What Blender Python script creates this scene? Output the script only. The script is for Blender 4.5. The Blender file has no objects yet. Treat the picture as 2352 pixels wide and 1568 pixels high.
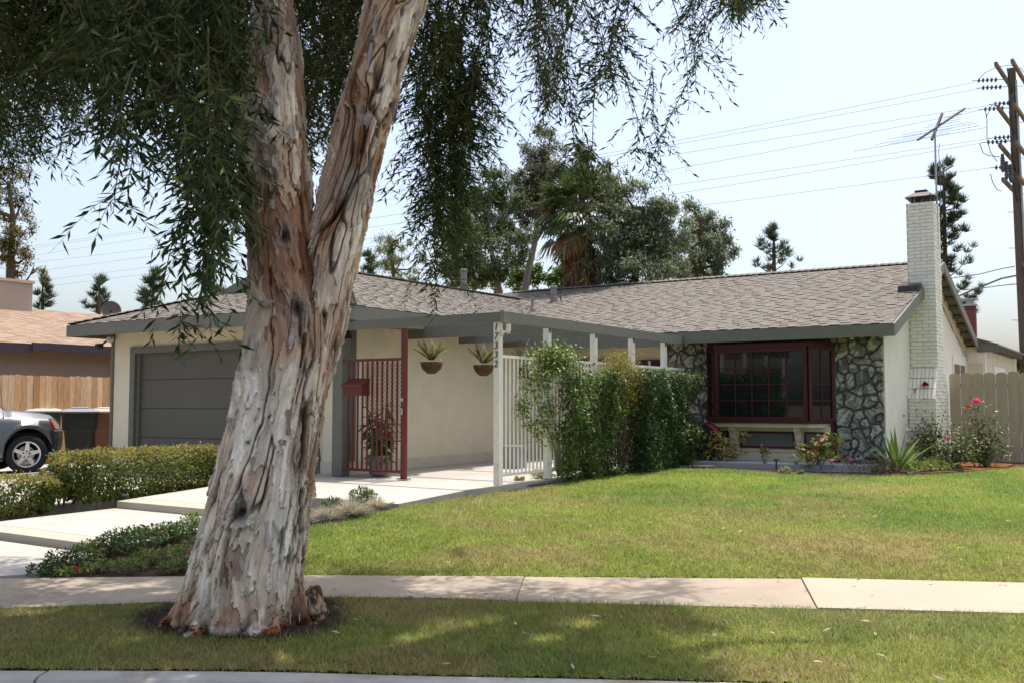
import bpy, math, random
import numpy as np
from mathutils import Vector

random.seed(7)
RG = np.random.default_rng(11)
scn = bpy.context.scene
COL = scn.collection

# ---------------------------------------------------------------- camera, light, exposure
F_PX, YAW, PITCH, ZC = 2248.0, math.radians(-33.25), math.radians(3.6), 1.47   # measured on a 2352 px wide copy
CU, CV = 1176.0, 784.0
FWD = np.array([math.sin(YAW) * math.cos(PITCH), math.cos(YAW) * math.cos(PITCH), math.sin(PITCH)])
RGT = np.array([math.cos(YAW), -math.sin(YAW), 0.0])
UPV = np.cross(RGT, FWD)
CAMP = np.array([0, 0, ZC])
cd = bpy.data.cameras.new('camera')
cam = bpy.data.objects.new('camera', cd)
COL.objects.link(cam)
cam.location = (0, 0, ZC)
cam.rotation_euler = Vector(FWD).to_track_quat('-Z', 'Y').to_euler()
cd.sensor_width = 36.0
cd.lens = F_PX / 2352.0 * 36.0
cd.clip_start = 0.05
cd.clip_end = 3000
scn.camera = cam

SUN_ELEV = math.radians(75.0)
SUN_AZ = math.radians(9.7)          # from +Y towards +X
SUNV = np.array([math.sin(SUN_AZ) * math.cos(SUN_ELEV), math.cos(SUN_AZ) * math.cos(SUN_ELEV), math.sin(SUN_ELEV)])
world = bpy.data.worlds.new('World')
scn.world = world
world.use_nodes = True
wn = world.node_tree
sky = wn.nodes.new('ShaderNodeTexSky')
sky.sky_type = 'NISHITA'
sky.sun_disc = False
sky.sun_elevation = SUN_ELEV
sky.sun_rotation = SUN_AZ
sky.air_density = 1.0
sky.dust_density = 4.0
sky.ozone_density = 1.5
hsv = wn.nodes.new('ShaderNodeHueSaturation')        # hazy, washed-out summer sky
hsv.inputs['Saturation'].default_value = 0.80
wn.links.new(sky.outputs[0], hsv.inputs['Color'])
wn.links.new(hsv.outputs[0], wn.nodes['Background'].inputs[0])
wn.nodes['Background'].inputs[1].default_value = 0.135
sl = bpy.data.lights.new('sun', 'SUN')
sl.energy = 2.8
sl.angle = math.radians(0.53)
sl.color = (1.0, 0.955, 0.89)
so = bpy.data.objects.new('sun', sl)
COL.objects.link(so)
so.rotation_euler = Vector(-SUNV).to_track_quat('-Z', 'Y').to_euler()
scn.view_settings.view_transform = 'Standard'
scn.view_settings.look = 'None'
scn.view_settings.exposure = 1.0
scn.view_settings.gamma = 1.0
scn.view_settings.use_curve_mapping = False
scn.cycles.max_bounces = 8
scn.cycles.diffuse_bounces = 6
scn.cycles.glossy_bounces = 3
scn.cycles.transmission_bounces = 4
scn.cycles.transparent_max_bounces = 4
scn.cycles.caustics_reflective = False
scn.cycles.caustics_refractive = False


def at(u, v, depth):                       # a pixel of the 2352 px copy at a camera depth -> world point
    return CAMP + depth * (FWD + RGT * (u - CU) / F_PX - UPV * (v - CV) / F_PX)


def on_z(u, v, z):
    d = FWD + RGT * (u - CU) / F_PX - UPV * (v - CV) / F_PX
    return CAMP + d * (z - ZC) / d[2]


# ---------------------------------------------------------------- noise
def _h(ix, iy, iz, seed):
    n = (ix * 374761393 + iy * 668265263 + iz * 2147483647 + seed * 1274126177) & 0xFFFFFFFF
    n = ((n ^ (n >> 13)) * 1274126177) & 0xFFFFFFFF
    n = ((n ^ (n >> 16)) * 2246822519) & 0xFFFFFFFF
    return ((n ^ (n >> 15)) & 0xFFFFFF) / float(0xFFFFFF)


def vnoise(p, seed=0):
    p = np.asarray(p, float)
    i = np.floor(p).astype(np.int64)
    f = p - i
    f = f * f * f * (f * (f * 6 - 15) + 10)
    out = 0
    for dx in (0, 1):
        for dy in (0, 1):
            for dz in (0, 1):
                w = (f[:, 0] if dx else 1 - f[:, 0]) * (f[:, 1] if dy else 1 - f[:, 1]) * (f[:, 2] if dz else 1 - f[:, 2])
                out = out + w * _h(i[:, 0] + dx, i[:, 1] + dy, i[:, 2] + dz, seed)
    return out


def fbm(p, octv=4, seed=0, gain=0.5):
    s, a, t = 0, 1.0, 0
    p = np.asarray(p, float)
    for o in range(octv):
        s = s + a * vnoise(p * (2 ** o) + 17.3 * o, seed + o)
        t += a
        a *= gain
    return s / t


def sstep(a, b, x):
    t = np.clip((x - a) / (b - a), 0, 1)
    return t * t * (3 - 2 * t)


# ---------------------------------------------------------------- materials
MATS = {}


def mat(name, col=(.5, .5, .5), rough=.8, var=.12, scale=6.0, bump=0.0, bscale=60.0, spec=.35, attr=False, metal=0.0,
        trans=0.0, stretch=(1, 1, 1), coat=0.0, bdist=.01, stain=None, stain_scale=.6, stain_lo=.52, stain_hi=.7):
    if name in MATS:
        return MATS[name]
    m = bpy.data.materials.new(name)
    m.use_nodes = True
    nt = m.node_tree
    N, L = nt.nodes, nt.links
    b = N['Principled BSDF']
    out = N['Material Output']
    b.inputs['Roughness'].default_value = rough
    b.inputs['Metallic'].default_value = metal
    b.inputs['Specular IOR Level'].default_value = spec
    b.inputs['Coat Weight'].default_value = coat
    tc = N.new('ShaderNodeTexCoord')
    mp = N.new('ShaderNodeMapping')
    mp.inputs['Scale'].default_value = stretch
    L.new(tc.outputs['Object'], mp.inputs[0])
    if attr:
        a = N.new('ShaderNodeAttribute')
        a.attribute_name = 'col'
        src = a.outputs['Color']
    else:
        c = N.new('ShaderNodeRGB')
        c.outputs[0].default_value = (*col, 1)
        src = c.outputs[0]
    if var > 0:
        nz = N.new('ShaderNodeTexNoise')
        nz.inputs['Scale'].default_value = scale
        nz.inputs['Detail'].default_value = 6
        nz.inputs['Roughness'].default_value = .6
        L.new(mp.outputs[0], nz.inputs['Vector'])
        mr = N.new('ShaderNodeMapRange')
        mr.inputs['From Min'].default_value = .3
        mr.inputs['From Max'].default_value = .7
        mr.inputs['To Min'].default_value = 1 - var
        mr.inputs['To Max'].default_value = 1 + var
        L.new(nz.outputs[0], mr.inputs[0])
        mx = N.new('ShaderNodeMix')
        mx.data_type = 'RGBA'
        mx.blend_type = 'MULTIPLY'
        mx.inputs['Factor'].default_value = 1
        L.new(src, mx.inputs['A'])
        L.new(mr.outputs[0], mx.inputs['B'])
        src = mx.outputs['Result']
    if stain:
        nz = N.new('ShaderNodeTexNoise')
        nz.inputs['Scale'].default_value = stain_scale
        nz.inputs['Detail'].default_value = 7
        nz.inputs['Roughness'].default_value = .65
        L.new(mp.outputs[0], nz.inputs['Vector'])
        mr = N.new('ShaderNodeMapRange')
        mr.inputs['From Min'].default_value = stain_lo
        mr.inputs['From Max'].default_value = stain_hi
        L.new(nz.outputs[0], mr.inputs[0])
        mx = N.new('ShaderNodeMix')
        mx.data_type = 'RGBA'
        L.new(mr.outputs[0], mx.inputs['Factor'])
        L.new(src, mx.inputs['A'])
        mx.inputs['B'].default_value = (*stain, 1)
        src = mx.outputs['Result']
    L.new(src, b.inputs['Base Color'])
    if bump > 0:
        nb = N.new('ShaderNodeTexNoise')
        nb.inputs['Scale'].default_value = bscale
        nb.inputs['Detail'].default_value = 5
        L.new(mp.outputs[0], nb.inputs['Vector'])
        bp = N.new('ShaderNodeBump')
        bp.inputs['Strength'].default_value = bump
        bp.inputs['Distance'].default_value = bdist
        L.new(nb.outputs[0], bp.inputs['Height'])
        L.new(bp.outputs[0], b.inputs['Normal'])
    if trans > 0:
        t = N.new('ShaderNodeBsdfTranslucent')
        L.new(src, t.inputs['Color'])
        ms = N.new('ShaderNodeMixShader')
        ms.inputs[0].default_value = trans
        L.new(b.outputs[0], ms.inputs[1])
        L.new(t.outputs[0], ms.inputs[2])
        L.new(ms.outputs[0], out.inputs['Surface'])
    MATS[name] = m
    return m


STUCCO = mat('stucco_cream', (.80, .705, .52), .9, .05, 3, .35, 140, .2, bdist=.004, stain=(.70, .61, .45), stain_scale=1.2)
STUCCO_W = mat('stucco_white', (.82, .765, .64), .9, .05, 3, .3, 140, .2, bdist=.004)
FOOTING = mat('footing_concrete', (.66, .59, .46), .9, .1, 5, .3, 60, .2)
TRIM = mat('trim_paint_grey_green', (.165, .163, .133), .6, .08, 10, .12, 80, .3)
DOORP = mat('garage_door_paint', (.125, .115, .093), .55, .05, 4, .05, 60, .35, stretch=(3, 1, .3))
SHINGLE = mat('asphalt_shingle', rough=.95, var=.10, scale=90, bump=.4, bscale=350, spec=.15, attr=True, bdist=.004)
MAROON = mat('maroon_paint', (.062, .0115, .0115), .5, .12, 20, .05, 100, .35)
GATEM = mat('dark_red_gate_paint', (.125, .021, .017), .45, .1, 20, .05, 100, .4)
GLASS = mat('dark_window_glass', (.012, .013, .014), .015, 0, spec=.5)
CREAMP = mat('cream_paint', (.68, .60, .43), .6, .05, 8)
WHITEP = mat('white_paint', (.82, .77, .68), .55, .06, 10, stain=(.62, .58, .5), stain_scale=2.0, stain_lo=.6)
GREYPANEL = mat('grey_panel_paint', (.13, .135, .13), .6, .05, 4)
STONE = mat('stone_veneer', rough=.9, var=.25, scale=45, bump=.8, bscale=90, spec=.2, attr=True, bdist=.01)
BRICKW = mat('white_painted_brick', rough=.75, var=.08, scale=30, bump=.6, bscale=120, spec=.25, attr=True, bdist=.006)
REDBRICK = mat('red_brick', rough=.9, var=.15, scale=30, bump=.3, bscale=120, attr=True)
MORTARW = mat('painted_mortar', (.52, .485, .41), .9, .1, 30, .4, 100)
METALD = mat('dark_metal', (.06, .05, .045), .5, .3, 20, metal=.6)
METALG = mat('galvanised_metal', (.42, .42, .41), .45, .15, 10, metal=.7)
PIPE = mat('vent_pipe_paint', (.22, .2, .17), .7, .2, 12)
CONC = mat('walk_concrete', (.395, .365, .325), .9, .05, 2.5, .2, 160, .2, bdist=.003, stain=(.33, .30, .26), stain_scale=1.1)
CONCN = mat('step_nosing_concrete', (.385, .35, .28), .9, .05, 4, .2, 160, .2, bdist=.003)
SIDEW = mat('sidewalk_concrete', (.33, .27, .205), .92, .14, 1.3, .35, 170, .2, bdist=.004, stain=(.27, .225, .175), stain_scale=1.6)
SIDEW2 = mat('sidewalk_concrete_newer', (.375, .31, .235), .92, .05, 1.6, .3, 170, .2, bdist=.004)
CURBM = mat('curb_concrete', (.40, .38, .34), .92, .1, 5, .4, 120, .2, stain=(.27, .23, .19), stain_scale=1.8)
ASPHALT = mat('street_asphalt', (.05, .05, .05), .95, .2, 20, .5, 120)
SOIL = mat('bed_soil', (.075, .05, .034), 1, .4, 14, 1.0, 40, .1, bdist=.03)
MULCH = mat('bark_mulch', (.20, .085, .04), 1, .45, 40, 1.0, 60, .1, bdist=.03)
TURF = mat('turf_base', rough=1, var=.35, scale=60, bump=1.0, bscale=90, spec=.05, attr=True, bdist=.02)
EARTH = mat('bare_earth', (.17, .14, .09), 1, .3, 3, .5, 20, .1)
BARK = mat('paper_bark', rough=.85, var=.12, scale=60, bump=.45, bscale=160, spec=.2, attr=True, stretch=(1, 1, .22), bdist=.006)
PLAINBARK = mat('brown_bark', (.11, .08, .06), .95, .3, 20, .6, 60, .1)
GREYBARK = mat('grey_bark', (.26, .22, .19), .95, .3, 20, .4, 60, .1)
LEAF = mat('leaf', rough=.6, var=.25, scale=25, spec=.25, attr=True, trans=.4)
LEAFG = mat('glossy_leaf', rough=.42, var=.25, scale=25, spec=.35, attr=True, trans=.25)
TLEAF = mat('tree_leaf', rough=.6, var=.25, scale=20, spec=.12, attr=True, trans=.18)
GRASSM = mat('grass_blade', rough=.6, var=.0, spec=.25, attr=True, trans=.35)
PETAL = mat('petal', rough=.7, var=.1, scale=50, attr=True, trans=.3)
CEDAR = mat('new_cedar_board', rough=.8, var=.22, scale=5, bump=.2, bscale=40, attr=True, stretch=(6, 6, .8))
TANPAINT = mat('tan_fence_paint', (.39, .32, .23), .75, .1, 3, .12, 60, stretch=(4, 4, .5))
TANROOF = mat('tan_shingle', rough=.95, var=.12, scale=60, bump=.3, bscale=200, spec=.15, attr=True)
PINKWALL = mat('pinkish_stucco', (.40, .32, .26), .9, .05, 3, .3, 120, .2)
PURPLE = mat('purple_brown_fascia', (.06, .045, .055), .6, .1, 8)
POLEW = mat('weathered_pole_wood', (.13, .10, .08), .95, .25, 8, .5, 40, stretch=(5, 5, .4))
ARMW = mat('crossarm_wood', (.19, .14, .095), .95, .25, 8, .4, 40)
WIREM = mat('wire_black', (.17, .17, .175), .6, 0)
PORC = mat('insulator_ceramic', (.10, .09, .095), .3, .1)
RUBBER = mat('tyre_rubber', (.012, .012, .012), .75, .15, 40, .2, 80)
ALLOY = mat('alloy_rim', (.62, .62, .62), .3, .04, 10, metal=.75)
CARP = mat('silver_car_paint', (.115, .121, .126), .32, .02, 30, spec=.5, metal=.55, coat=.6)
BLACKPL = mat('charcoal_plastic', (.022, .024, .027), .5, .1, 30, .1, 100)
AMBER = mat('amber_lens', (.75, .12, .01), .2, .05, spec=.5)
LAMPG = mat('headlamp_lens', (.35, .36, .37), .1, .05, spec=.6, metal=.4)
BINB = mat('bin_black_plastic', (.022, .024, .022), .55, .2, 12, .1, 40)
BINLID = mat('bin_grey_lid', (.20, .195, .2), .6, .1, 12, .1, 40)
BINGR = mat('bin_green_plastic', (.035, .05, .032), .55, .15, 12, .1, 40)
BINBR = mat('bin_brown_plastic', (.15, .06, .032), .55, .15, 12, .1, 40)
BINBRL = mat('bin_tan_lid', (.45, .33, .24), .6, .1, 12)
REDHOSE = mat('red_plastic', (.30, .015, .018), .4, .1, 20)
COIR = mat('coir_liner', (.14, .075, .04), 1, .4, 60, 1.0, 80, bdist=.01)
POT = mat('ribbed_grey_pot', (.22, .2, .18), .8, .15, 10)
BENDER = mat('bender_board', (.10, .095, .085), .7, .15, 10)
BRONZE = mat('bronze_digit', (.10, .075, .05), .5, .2, 40, metal=.3)
PALMSK = mat('palm_thatch', rough=1, var=.3, scale=20, attr=True, spec=.1)


# ---------------------------------------------------------------- object helpers
def mk(name, V, Fs, m, parent=None, col=None, smooth=False, loc=None):
    """one mesh object from arrays: Fs is an (n,3)/(n,4) array or a list of index lists (or a list of arrays)"""
    V = np.asarray(V, np.float32).reshape(-1, 3)
    me = bpy.data.meshes.new(name)
    if isinstance(Fs, np.ndarray):
        Fs = [Fs]
    if len(Fs) and not isinstance(Fs[0], np.ndarray):
        tot = np.array([len(f) for f in Fs], np.int32)
        idx = np.fromiter((i for f in Fs for i in f), np.int32)
    else:
        tot = np.concatenate([np.full(len(a), a.shape[1], np.int32) for a in Fs])
        idx = np.concatenate([a.ravel() for a in Fs]).astype(np.int32)
    me.vertices.add(len(V))
    me.vertices.foreach_set('co', V.ravel())
    me.loops.add(len(idx))
    me.loops.foreach_set('vertex_index', idx)
    me.polygons.add(len(tot))
    me.polygons.foreach_set('loop_start', np.concatenate([[0], np.cumsum(tot)[:-1]]).astype(np.int32))
    me.polygons.foreach_set('loop_total', tot)
    me.polygons.foreach_set('use_smooth', np.full(len(tot), bool(smooth)))
    if col is not None:
        c = np.ones((len(V), 4), np.float32)
        c[:, :3] = col
        ca = me.color_attributes.new('col', 'FLOAT_COLOR', 'POINT')
        ca.data.foreach_set('color', c.ravel())
    me.materials.append(m)
    me.update(calc_edges=True)
    me.validate()
    o = bpy.data.objects.new(name, me)
    COL.objects.link(o)
    if parent is not None:
        o.parent = parent
        if parent.parent is None:
            o.location = -parent.location
    if loc is not None:
        o.location = loc
    return o


def thing(name, label, cat, loc=(0, 0, 0), group=None):
    o = bpy.data.objects.new(name, None)
    o.empty_display_size = .2
    COL.objects.link(o)
    o.location = [float(x) for x in loc]
    o['label'] = label
    o['category'] = cat
    if group:
        o['group'] = group
    return o


def tag(o, label, cat, group=None, kind=None):
    o['label'] = label
    o['category'] = cat
    if group:
        o['group'] = group
    if kind:
        o['kind'] = kind
    return o


def struct(o):
    o['kind'] = 'structure'
    return o


def dup(o, parent=None):
    c = o.copy()
    COL.objects.link(c)
    if parent is not None:
        c.parent = parent
    for ch in list(o.children):
        dup(ch, c)
    return c


def unit(v):
    v = np.asarray(v, float)
    return v / (np.linalg.norm(v, axis=-1, keepdims=True) + 1e-12)


def rnd_dirs(n):
    return unit(RG.normal(size=(n, 3)))


class MB:
    def __init__(s):
        s.v, s.f, s.c = [], [], []

    def add(s, V, Fs, col=None):
        o = len(s.v)
        s.v.extend([tuple(map(float, p)) for p in V])
        s.f.extend([[i + o for i in f] for f in Fs])
        s.c.extend([col if col is not None else (1, 1, 1)] * len(V))
        return s

    def box(s, x0, x1, y0, y1, z0, z1, col=None):
        V = [(x0, y0, z0), (x1, y0, z0), (x1, y1, z0), (x0, y1, z0), (x0, y0, z1), (x1, y0, z1), (x1, y1, z1), (x0, y1, z1)]
        return s.add(V, [(0, 3, 2, 1), (4, 5, 6, 7), (0, 1, 5, 4), (1, 2, 6, 5), (2, 3, 7, 6), (3, 0, 4, 7)], col)

    def bar(s, p, q, w, h, up=(0, 0, 1), col=None):           # box along p->q, w across, h along up
        p, q = np.array(p, float), np.array(q, float)
        d = unit(q - p)
        sd = unit(np.cross(d, up))
        u = np.cross(sd, d)
        V = []
        for e in (p, q):
            for a, b in ((-1, -1), (1, -1), (1, 1), (-1, 1)):
                V.append(e + sd * a * w / 2 + u * b * h / 2)
        return s.add(V, [(0, 1, 2, 3), (7, 6, 5, 4), (0, 4, 5, 1), (1, 5, 6, 2), (2, 6, 7, 3), (3, 7, 4, 0)], col)

    def prism(s, poly, z0, z1, col=None):                      # horizontal polygon, z0/z1 numbers or functions of (x,y)
        n = len(poly)
        f0 = z0 if callable(z0) else (lambda x, y: z0)
        f1 = z1 if callable(z1) else (lambda x, y: z1)
        V = [(x, y, f0(x, y)) for x, y in poly] + [(x, y, f1(x, y)) for x, y in poly]
        return s.add(V, [list(range(n))[::-1], list(range(n, 2 * n))] + [[i, (i + 1) % n, n + (i + 1) % n, n + i] for i in range(n)], col)

    def extr(s, poly, axis, a, b, col=None):                   # polygon in the plane normal to an axis, extruded a..b
        n = len(poly)
        def P(q, t):
            return {'x': (t, q[0], q[1]), 'y': (q[0], t, q[1]), 'z': (q[0], q[1], t)}[axis]
        V = [P(q, a) for q in poly] + [P(q, b) for q in poly]
        return s.add(V, [list(range(n))[::-1], list(range(n, 2 * n))] + [[i, (i + 1) % n, n + (i + 1) % n, n + i] for i in range(n)], col)

    def tube(s, pts, r, k=6, col=None, cap=True):
        pts = np.asarray(pts, float)
        n = len(pts)
        r = np.broadcast_to(np.asarray(r, float), (n,))
        t = np.gradient(pts, axis=0)
        t = unit(t)
        ref = np.array([0, 0, 1.0]) if abs(t[0][2]) < .9 else np.array([1.0, 0, 0])
        V, Fs = [], []
        a = unit(np.cross(t[0], ref))
        for i in range(n):
            a = unit(a - t[i] * (a @ t[i]))
            b = np.cross(t[i], a)
            for j in range(k):
                an = 2 * math.pi * j / k
                V.append(pts[i] + r[i] * (a * math.cos(an) + b * math.sin(an)))
        for i in range(n - 1):
            for j in range(k):
                j2 = (j + 1) % k
                Fs.append((i * k + j, i * k + j2, (i + 1) * k + j2, (i + 1) * k + j))
        if cap:
            Fs.append(tuple(range(k))[::-1])
            Fs.append(tuple(range((n - 1) * k, n * k)))
        return s.add(V, Fs, col)

    def lathe(s, prof, c=(0, 0, 0), k=20, axis='z', col=None):  # prof [(r, h)]
        V, Fs = [], []
        for r, h in prof:
            for j in range(k):
                an = 2 * math.pi * j / k
                a, b = r * math.cos(an), r * math.sin(an)
                p = {'z': (a, b, h), 'y': (a, h, b), 'x': (h, a, b)}[axis]
                V.append((c[0] + p[0], c[1] + p[1], c[2] + p[2]))
        n = len(prof)
        for i in range(n - 1):
            for j in range(k):
                j2 = (j + 1) % k
                Fs.append((i * k + j, i * k + j2, (i + 1) * k + j2, (i + 1) * k + j))
        Fs.append(tuple(range(k))[::-1])
        Fs.append(tuple(range((n - 1) * k, n * k)))
        return s.add(V, Fs, col)

    def build(s, name, m, parent=None, smooth=False):
        return mk(name, s.v, s.f, m, parent, np.array(s.c) if any(c != (1, 1, 1) for c in s.c) else None, smooth)


def leaf_quads(C, D, N, L, W, fold=.12):
    C, D, N = np.asarray(C), unit(D), unit(N)
    S = unit(np.cross(D, N))
    U = np.cross(S, D)
    L = np.broadcast_to(np.asarray(L, float), (len(C),))[:, None]
    W = np.broadcast_to(np.asarray(W, float), (len(C),))[:, None]
    a = C
    b = C + D * L * .42 + S * W * .5 + U * W * fold
    c = C + D * L
    d = C + D * L * .42 - S * W * .5 + U * W * fold
    V = np.stack([a, b, c, d], 1).reshape(-1, 3)
    Fq = np.arange(len(C) * 4).reshape(-1, 4)
    return V, Fq


def leaf_cols(n, pal, jit=.2):
    pal = np.array(pal, float)
    c = pal[RG.integers(0, len(pal), n)] * (1 + jit * RG.normal(size=(n, 1))).clip(.4, 1.8)
    return np.repeat(c, 4, axis=0)


def foliage(name, C, D, N, L, W, pal, m, parent, jit=.2, fold=.12):
    V, Fq = leaf_quads(C, D, N, L, W, fold)
    return mk(name, V, Fq, m, parent, leaf_cols(len(C), pal, jit))


# ---------------------------------------------------------------- terrain
FAR = np.array([(-40, -20), (-16, -2.4), (-12, 1.2), (-9.5, 3.3), (-8.11, 4.6), (-6.9, 5.5), (-6.02, 6.15), (-4.54, 7.05), (-2.55, 8.25), (-.94, 9.02), (2, 10.1), (8, 11.6), (40, 17)])
NEAR = np.array([(-40, -21.7), (-16, -4.1), (-12, -.5), (-9.5, 1.75), (-8, 2.95), (-6.91, 3.95), (-6.09, 4.78), (-5.3, 5.5), (-4.61, 5.92), (-3.93, 6.2), (-3.09, 6.62), (-2.06, 7.12), (-.81, 7.72), (2, 8.75), (8, 10.25), (40, 15.6)])
CURB = np.array([(-40, -23.4), (-16, -5.6), (-12, -1.9), (-9.5, .25), (-8, 1.35), (-5.39, 3.06), (-4.16, 3.83), (-3.3, 4.28), (-2.69, 4.63), (-1.78, 5.12), (0, 5.95), (2, 6.8), (8, 8.3), (40, 13.6)])
def yf(x): return np.interp(x, FAR[:, 0], FAR[:, 1])
def yn(x): return np.interp(x, NEAR[:, 0], NEAR[:, 1])
def yc(x): return np.interp(x, CURB[:, 0], CURB[:, 1])


def gz(x, y):
    x, y = np.asarray(x, float), np.asarray(y, float)
    d = np.clip(y - yf(x), 0, None)
    h = .40 * (1 - np.exp(-d / 4.8))
    return np.where(x < -8.6, np.minimum(h, .4), h)


def gp(u, v):                              # pixel -> point on the terrain
    z = .2
    for _ in range(12):
        p = on_z(u, v, z)
        z = .5 * z + .5 * float(gz(p[0], p[1]))
    p = on_z(u, v, z)
    return p


def band(name, fa, fb, x0, x1, n, za, zb, m, col=None):
    xs = np.linspace(x0, x1, n)
    V, Fs = [], []
    for x in xs:
        V.append((x, fa(x), za)); V.append((x, fb(x), zb))
    for i in range(n - 1):
        Fs.append((2 * i, 2 * i + 2, 2 * i + 3, 2 * i + 1))
    return mk(name, V, Fs, m)


def inpoly(P, X, Y):
    P = np.asarray(P)
    r = np.zeros(X.shape, bool)
    j = len(P) - 1
    for i in range(len(P)):
        xi, yi = P[i]; xj, yj = P[j]
        c = ((yi > Y) != (yj > Y)) & (X < (xj - xi) * (Y - yi) / (yj - yi + 1e-12) + xi)
        r ^= c
        j = i
    return r


gx = np.concatenate([np.linspace(-700, -60, 12), np.linspace(-50, 30, 81), np.linspace(40, 700, 12)])
gy = np.concatenate([np.linspace(-700, -60, 10), np.linspace(-50, 60, 111), np.linspace(70, 900, 14)])
GX, GY = np.meshgrid(gx, gy, indexing='ij')
GZ = np.where(GY > yf(GX) + 1.0, gz(GX, GY) - .12, -.3)
GZ[(GX < -9) & (GY < 13)] = -.3
idx = np.arange(GX.size).reshape(GX.shape)
Fg = np.stack([idx[:-1, :-1], idx[1:, :-1], idx[1:, 1:], idx[:-1, 1:]], -1).reshape(-1, 4)
struct(mk('ground', np.stack([GX, GY, GZ], -1).reshape(-1, 3), Fg, EARTH))
struct(band('street', lambda x: yc(x) - .75, lambda x: yc(x) - 14, -38, 30, 120, -.15, -.1, ASPHALT))
struct(band('gutter', lambda x: yc(x) - .19, lambda x: yc(x) - .76, -38, 30, 120, -.16, -.145, CURBM))

# curb: two lengths with an open joint between them, rounded front edge
def curb_len(x0, x1, dz):
    mb = MB()
    xs = np.linspace(x0, x1, max(4, int((x1 - x0) * 3)))
    prof = [(0, -.25), (0, 0), (-.115, -.004), (-.14, -.012), (-.158, -.035), (-.17, -.16), (-.17, -.25)]
    V, Fs = [], []
    for x in xs:
        s = (yc(x + .05) - yc(x - .05)) / .1
        n = np.array([-s, 1]) / math.hypot(s, 1)
        for o, z in prof:
            V.append((x + n[0] * o, yc(x) + n[1] * o, z + dz))
    k = len(prof)
    for i in range(len(xs) - 1):
        for j in range(k - 1):
            Fs.append((i * k + j, i * k + j + 1, (i + 1) * k + j + 1, (i + 1) * k + j))
    Fs.append(list(range(k))); Fs.append(list(range((len(xs) - 1) * k, len(xs) * k))[::-1])
    return struct(mb.add(V, Fs).build('curb', CURBM))
curb_len(-30, -5.17, -.003)
curb_len(-5.155, -.9, 0)
curb_len(-.89, 25, 0)

# sidewalk: slabs between joints, slightly different pours
def walk_slab(xa, xb, xa2, xb2, m, dz=0.0):
    mb = MB()
    n = 14
    V = []
    for i in range(n + 1):
        t = i / n
        xn, xf = xa + (xb - xa) * t, xa2 + (xb2 - xa2) * t
        for z in (-.15, .012 + dz):
            V.append((xn, yn(xn), z)); V.append((xf, yf(xf), z))
    Fs = []
    for i in range(n):
        a, b = 4 * i, 4 * i + 4
        Fs += [(a + 2, b + 2, b + 3, a + 3), (a, b, b + 2, a + 2), (a + 1, a + 3, b + 3, b + 1)]
    Fs += [(0, 2, 3, 1), (4 * n, 4 * n + 1, 4 * n + 3, 4 * n + 2)]
    return struct(mb.add(V, Fs).build('sidewalk', m))
walk_slab(-30, -7.394, -30.5, -8.3, SIDEW)
walk_slab(-7.39, -4.013, -8.295, -4.513, SIDEW)
walk_slab(-4.008, -2.067, -4.508, -2.527, SIDEW, -.004)
walk_slab(-2.06, .55, -2.52, .2, SIDEW2, .006)
walk_slab(.56, 12, .21, 11.5, SIDEW2)

LAWN = [(x, float(yf(x)) + .0) for x in np.linspace(-6.75, 9, 60)] + [(9, 20.4), (-1.75, 20.4), (-1.97, 19.5), (-2.75, 17.4), (-3.26, 16.4), (-4.0, 15.72), (-5.07, 15.8),
        (-6.3, 16.1), (-6.95, 15.75), (-7.17, 15.1), (-7.2, 13), (-7.32, 11.4), (-7.42, 10.9), (-7.56, 9.1), (-7.5, 7.55), (-7.05, 6.2)]


def turf_col(x, y):
    """dry patches and greener drifts that belong to the turf itself"""
    p = np.stack([x, y, np.zeros_like(x)], -1)
    g = np.array([.215, .268, .045])
    dry = np.array([.33, .25, .11])
    rich = np.array([.12, .205, .034])
    n1 = fbm(p * .55, 4, 3)
    n2 = fbm(p * 1.7 + 9, 3, 8)
    w = sstep(.48, .66, n1 * .65 + n2 * .35)[:, None] * .75
    d = y - yf(x)
    edge = (np.exp(-((d - 1.3) / 1.1) ** 2) * .75 * sstep(.35, .6, fbm(p * .8 + 4, 3, 21)))[:, None]
    strip = ((d < -.8) * (.25 + .6 * sstep(.42, .6, fbm(p * 1.1 + 2, 4, 31))))[:, None]
    edge = np.maximum(edge, strip * .8)
    r = sstep(.5, .68, fbm(p * .7 + 30, 4, 5))[:, None]
    c = g * (1 - r * .75) + rich * r * .75
    c = c * (1 - np.maximum(w * .6, edge)) + dry * np.maximum(w * .6, edge)
    dt = np.hypot((x + 5.28) * .9, y - 4.72) + .35 * (n2 - .5)
    s_ = sstep(1.05, .72, dt)[:, None] if False else (1 - sstep(.56, .78, dt))[:, None]
    c = c * (.78 + .44 * fbm(p * 9, 3, 41))[:, None]
    return c * (1 - s_) + np.array([.07, .05, .034]) * s_


def turf_sheet(name, mask, x0, x1, y0, y1, st, dz):
    xs, ys = np.arange(x0, x1, st), np.arange(y0, y1, st)
    X, Y = np.meshgrid(xs, ys, indexing='ij')
    ok = mask(X, Y)
    ii = np.arange(X.size).reshape(X.shape)
    q = ok[:-1, :-1] & ok[1:, :-1] & ok[1:, 1:] & ok[:-1, 1:]
    Fs = np.stack([ii[:-1, :-1], ii[1:, :-1], ii[1:, 1:], ii[:-1, 1:]], -1)[q]
    xf, yf_ = X.ravel(), Y.ravel()
    z = gz(xf, yf_) + dz
    used = np.unique(Fs)
    re = -np.ones(X.size, int); re[used] = np.arange(len(used))
    V = np.stack([xf, yf_, z], -1)[used]
    c = turf_col(V[:, 0], V[:, 1]) * .75
    return struct(mk(name, V, re[Fs], TURF, col=c, smooth=True))


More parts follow.
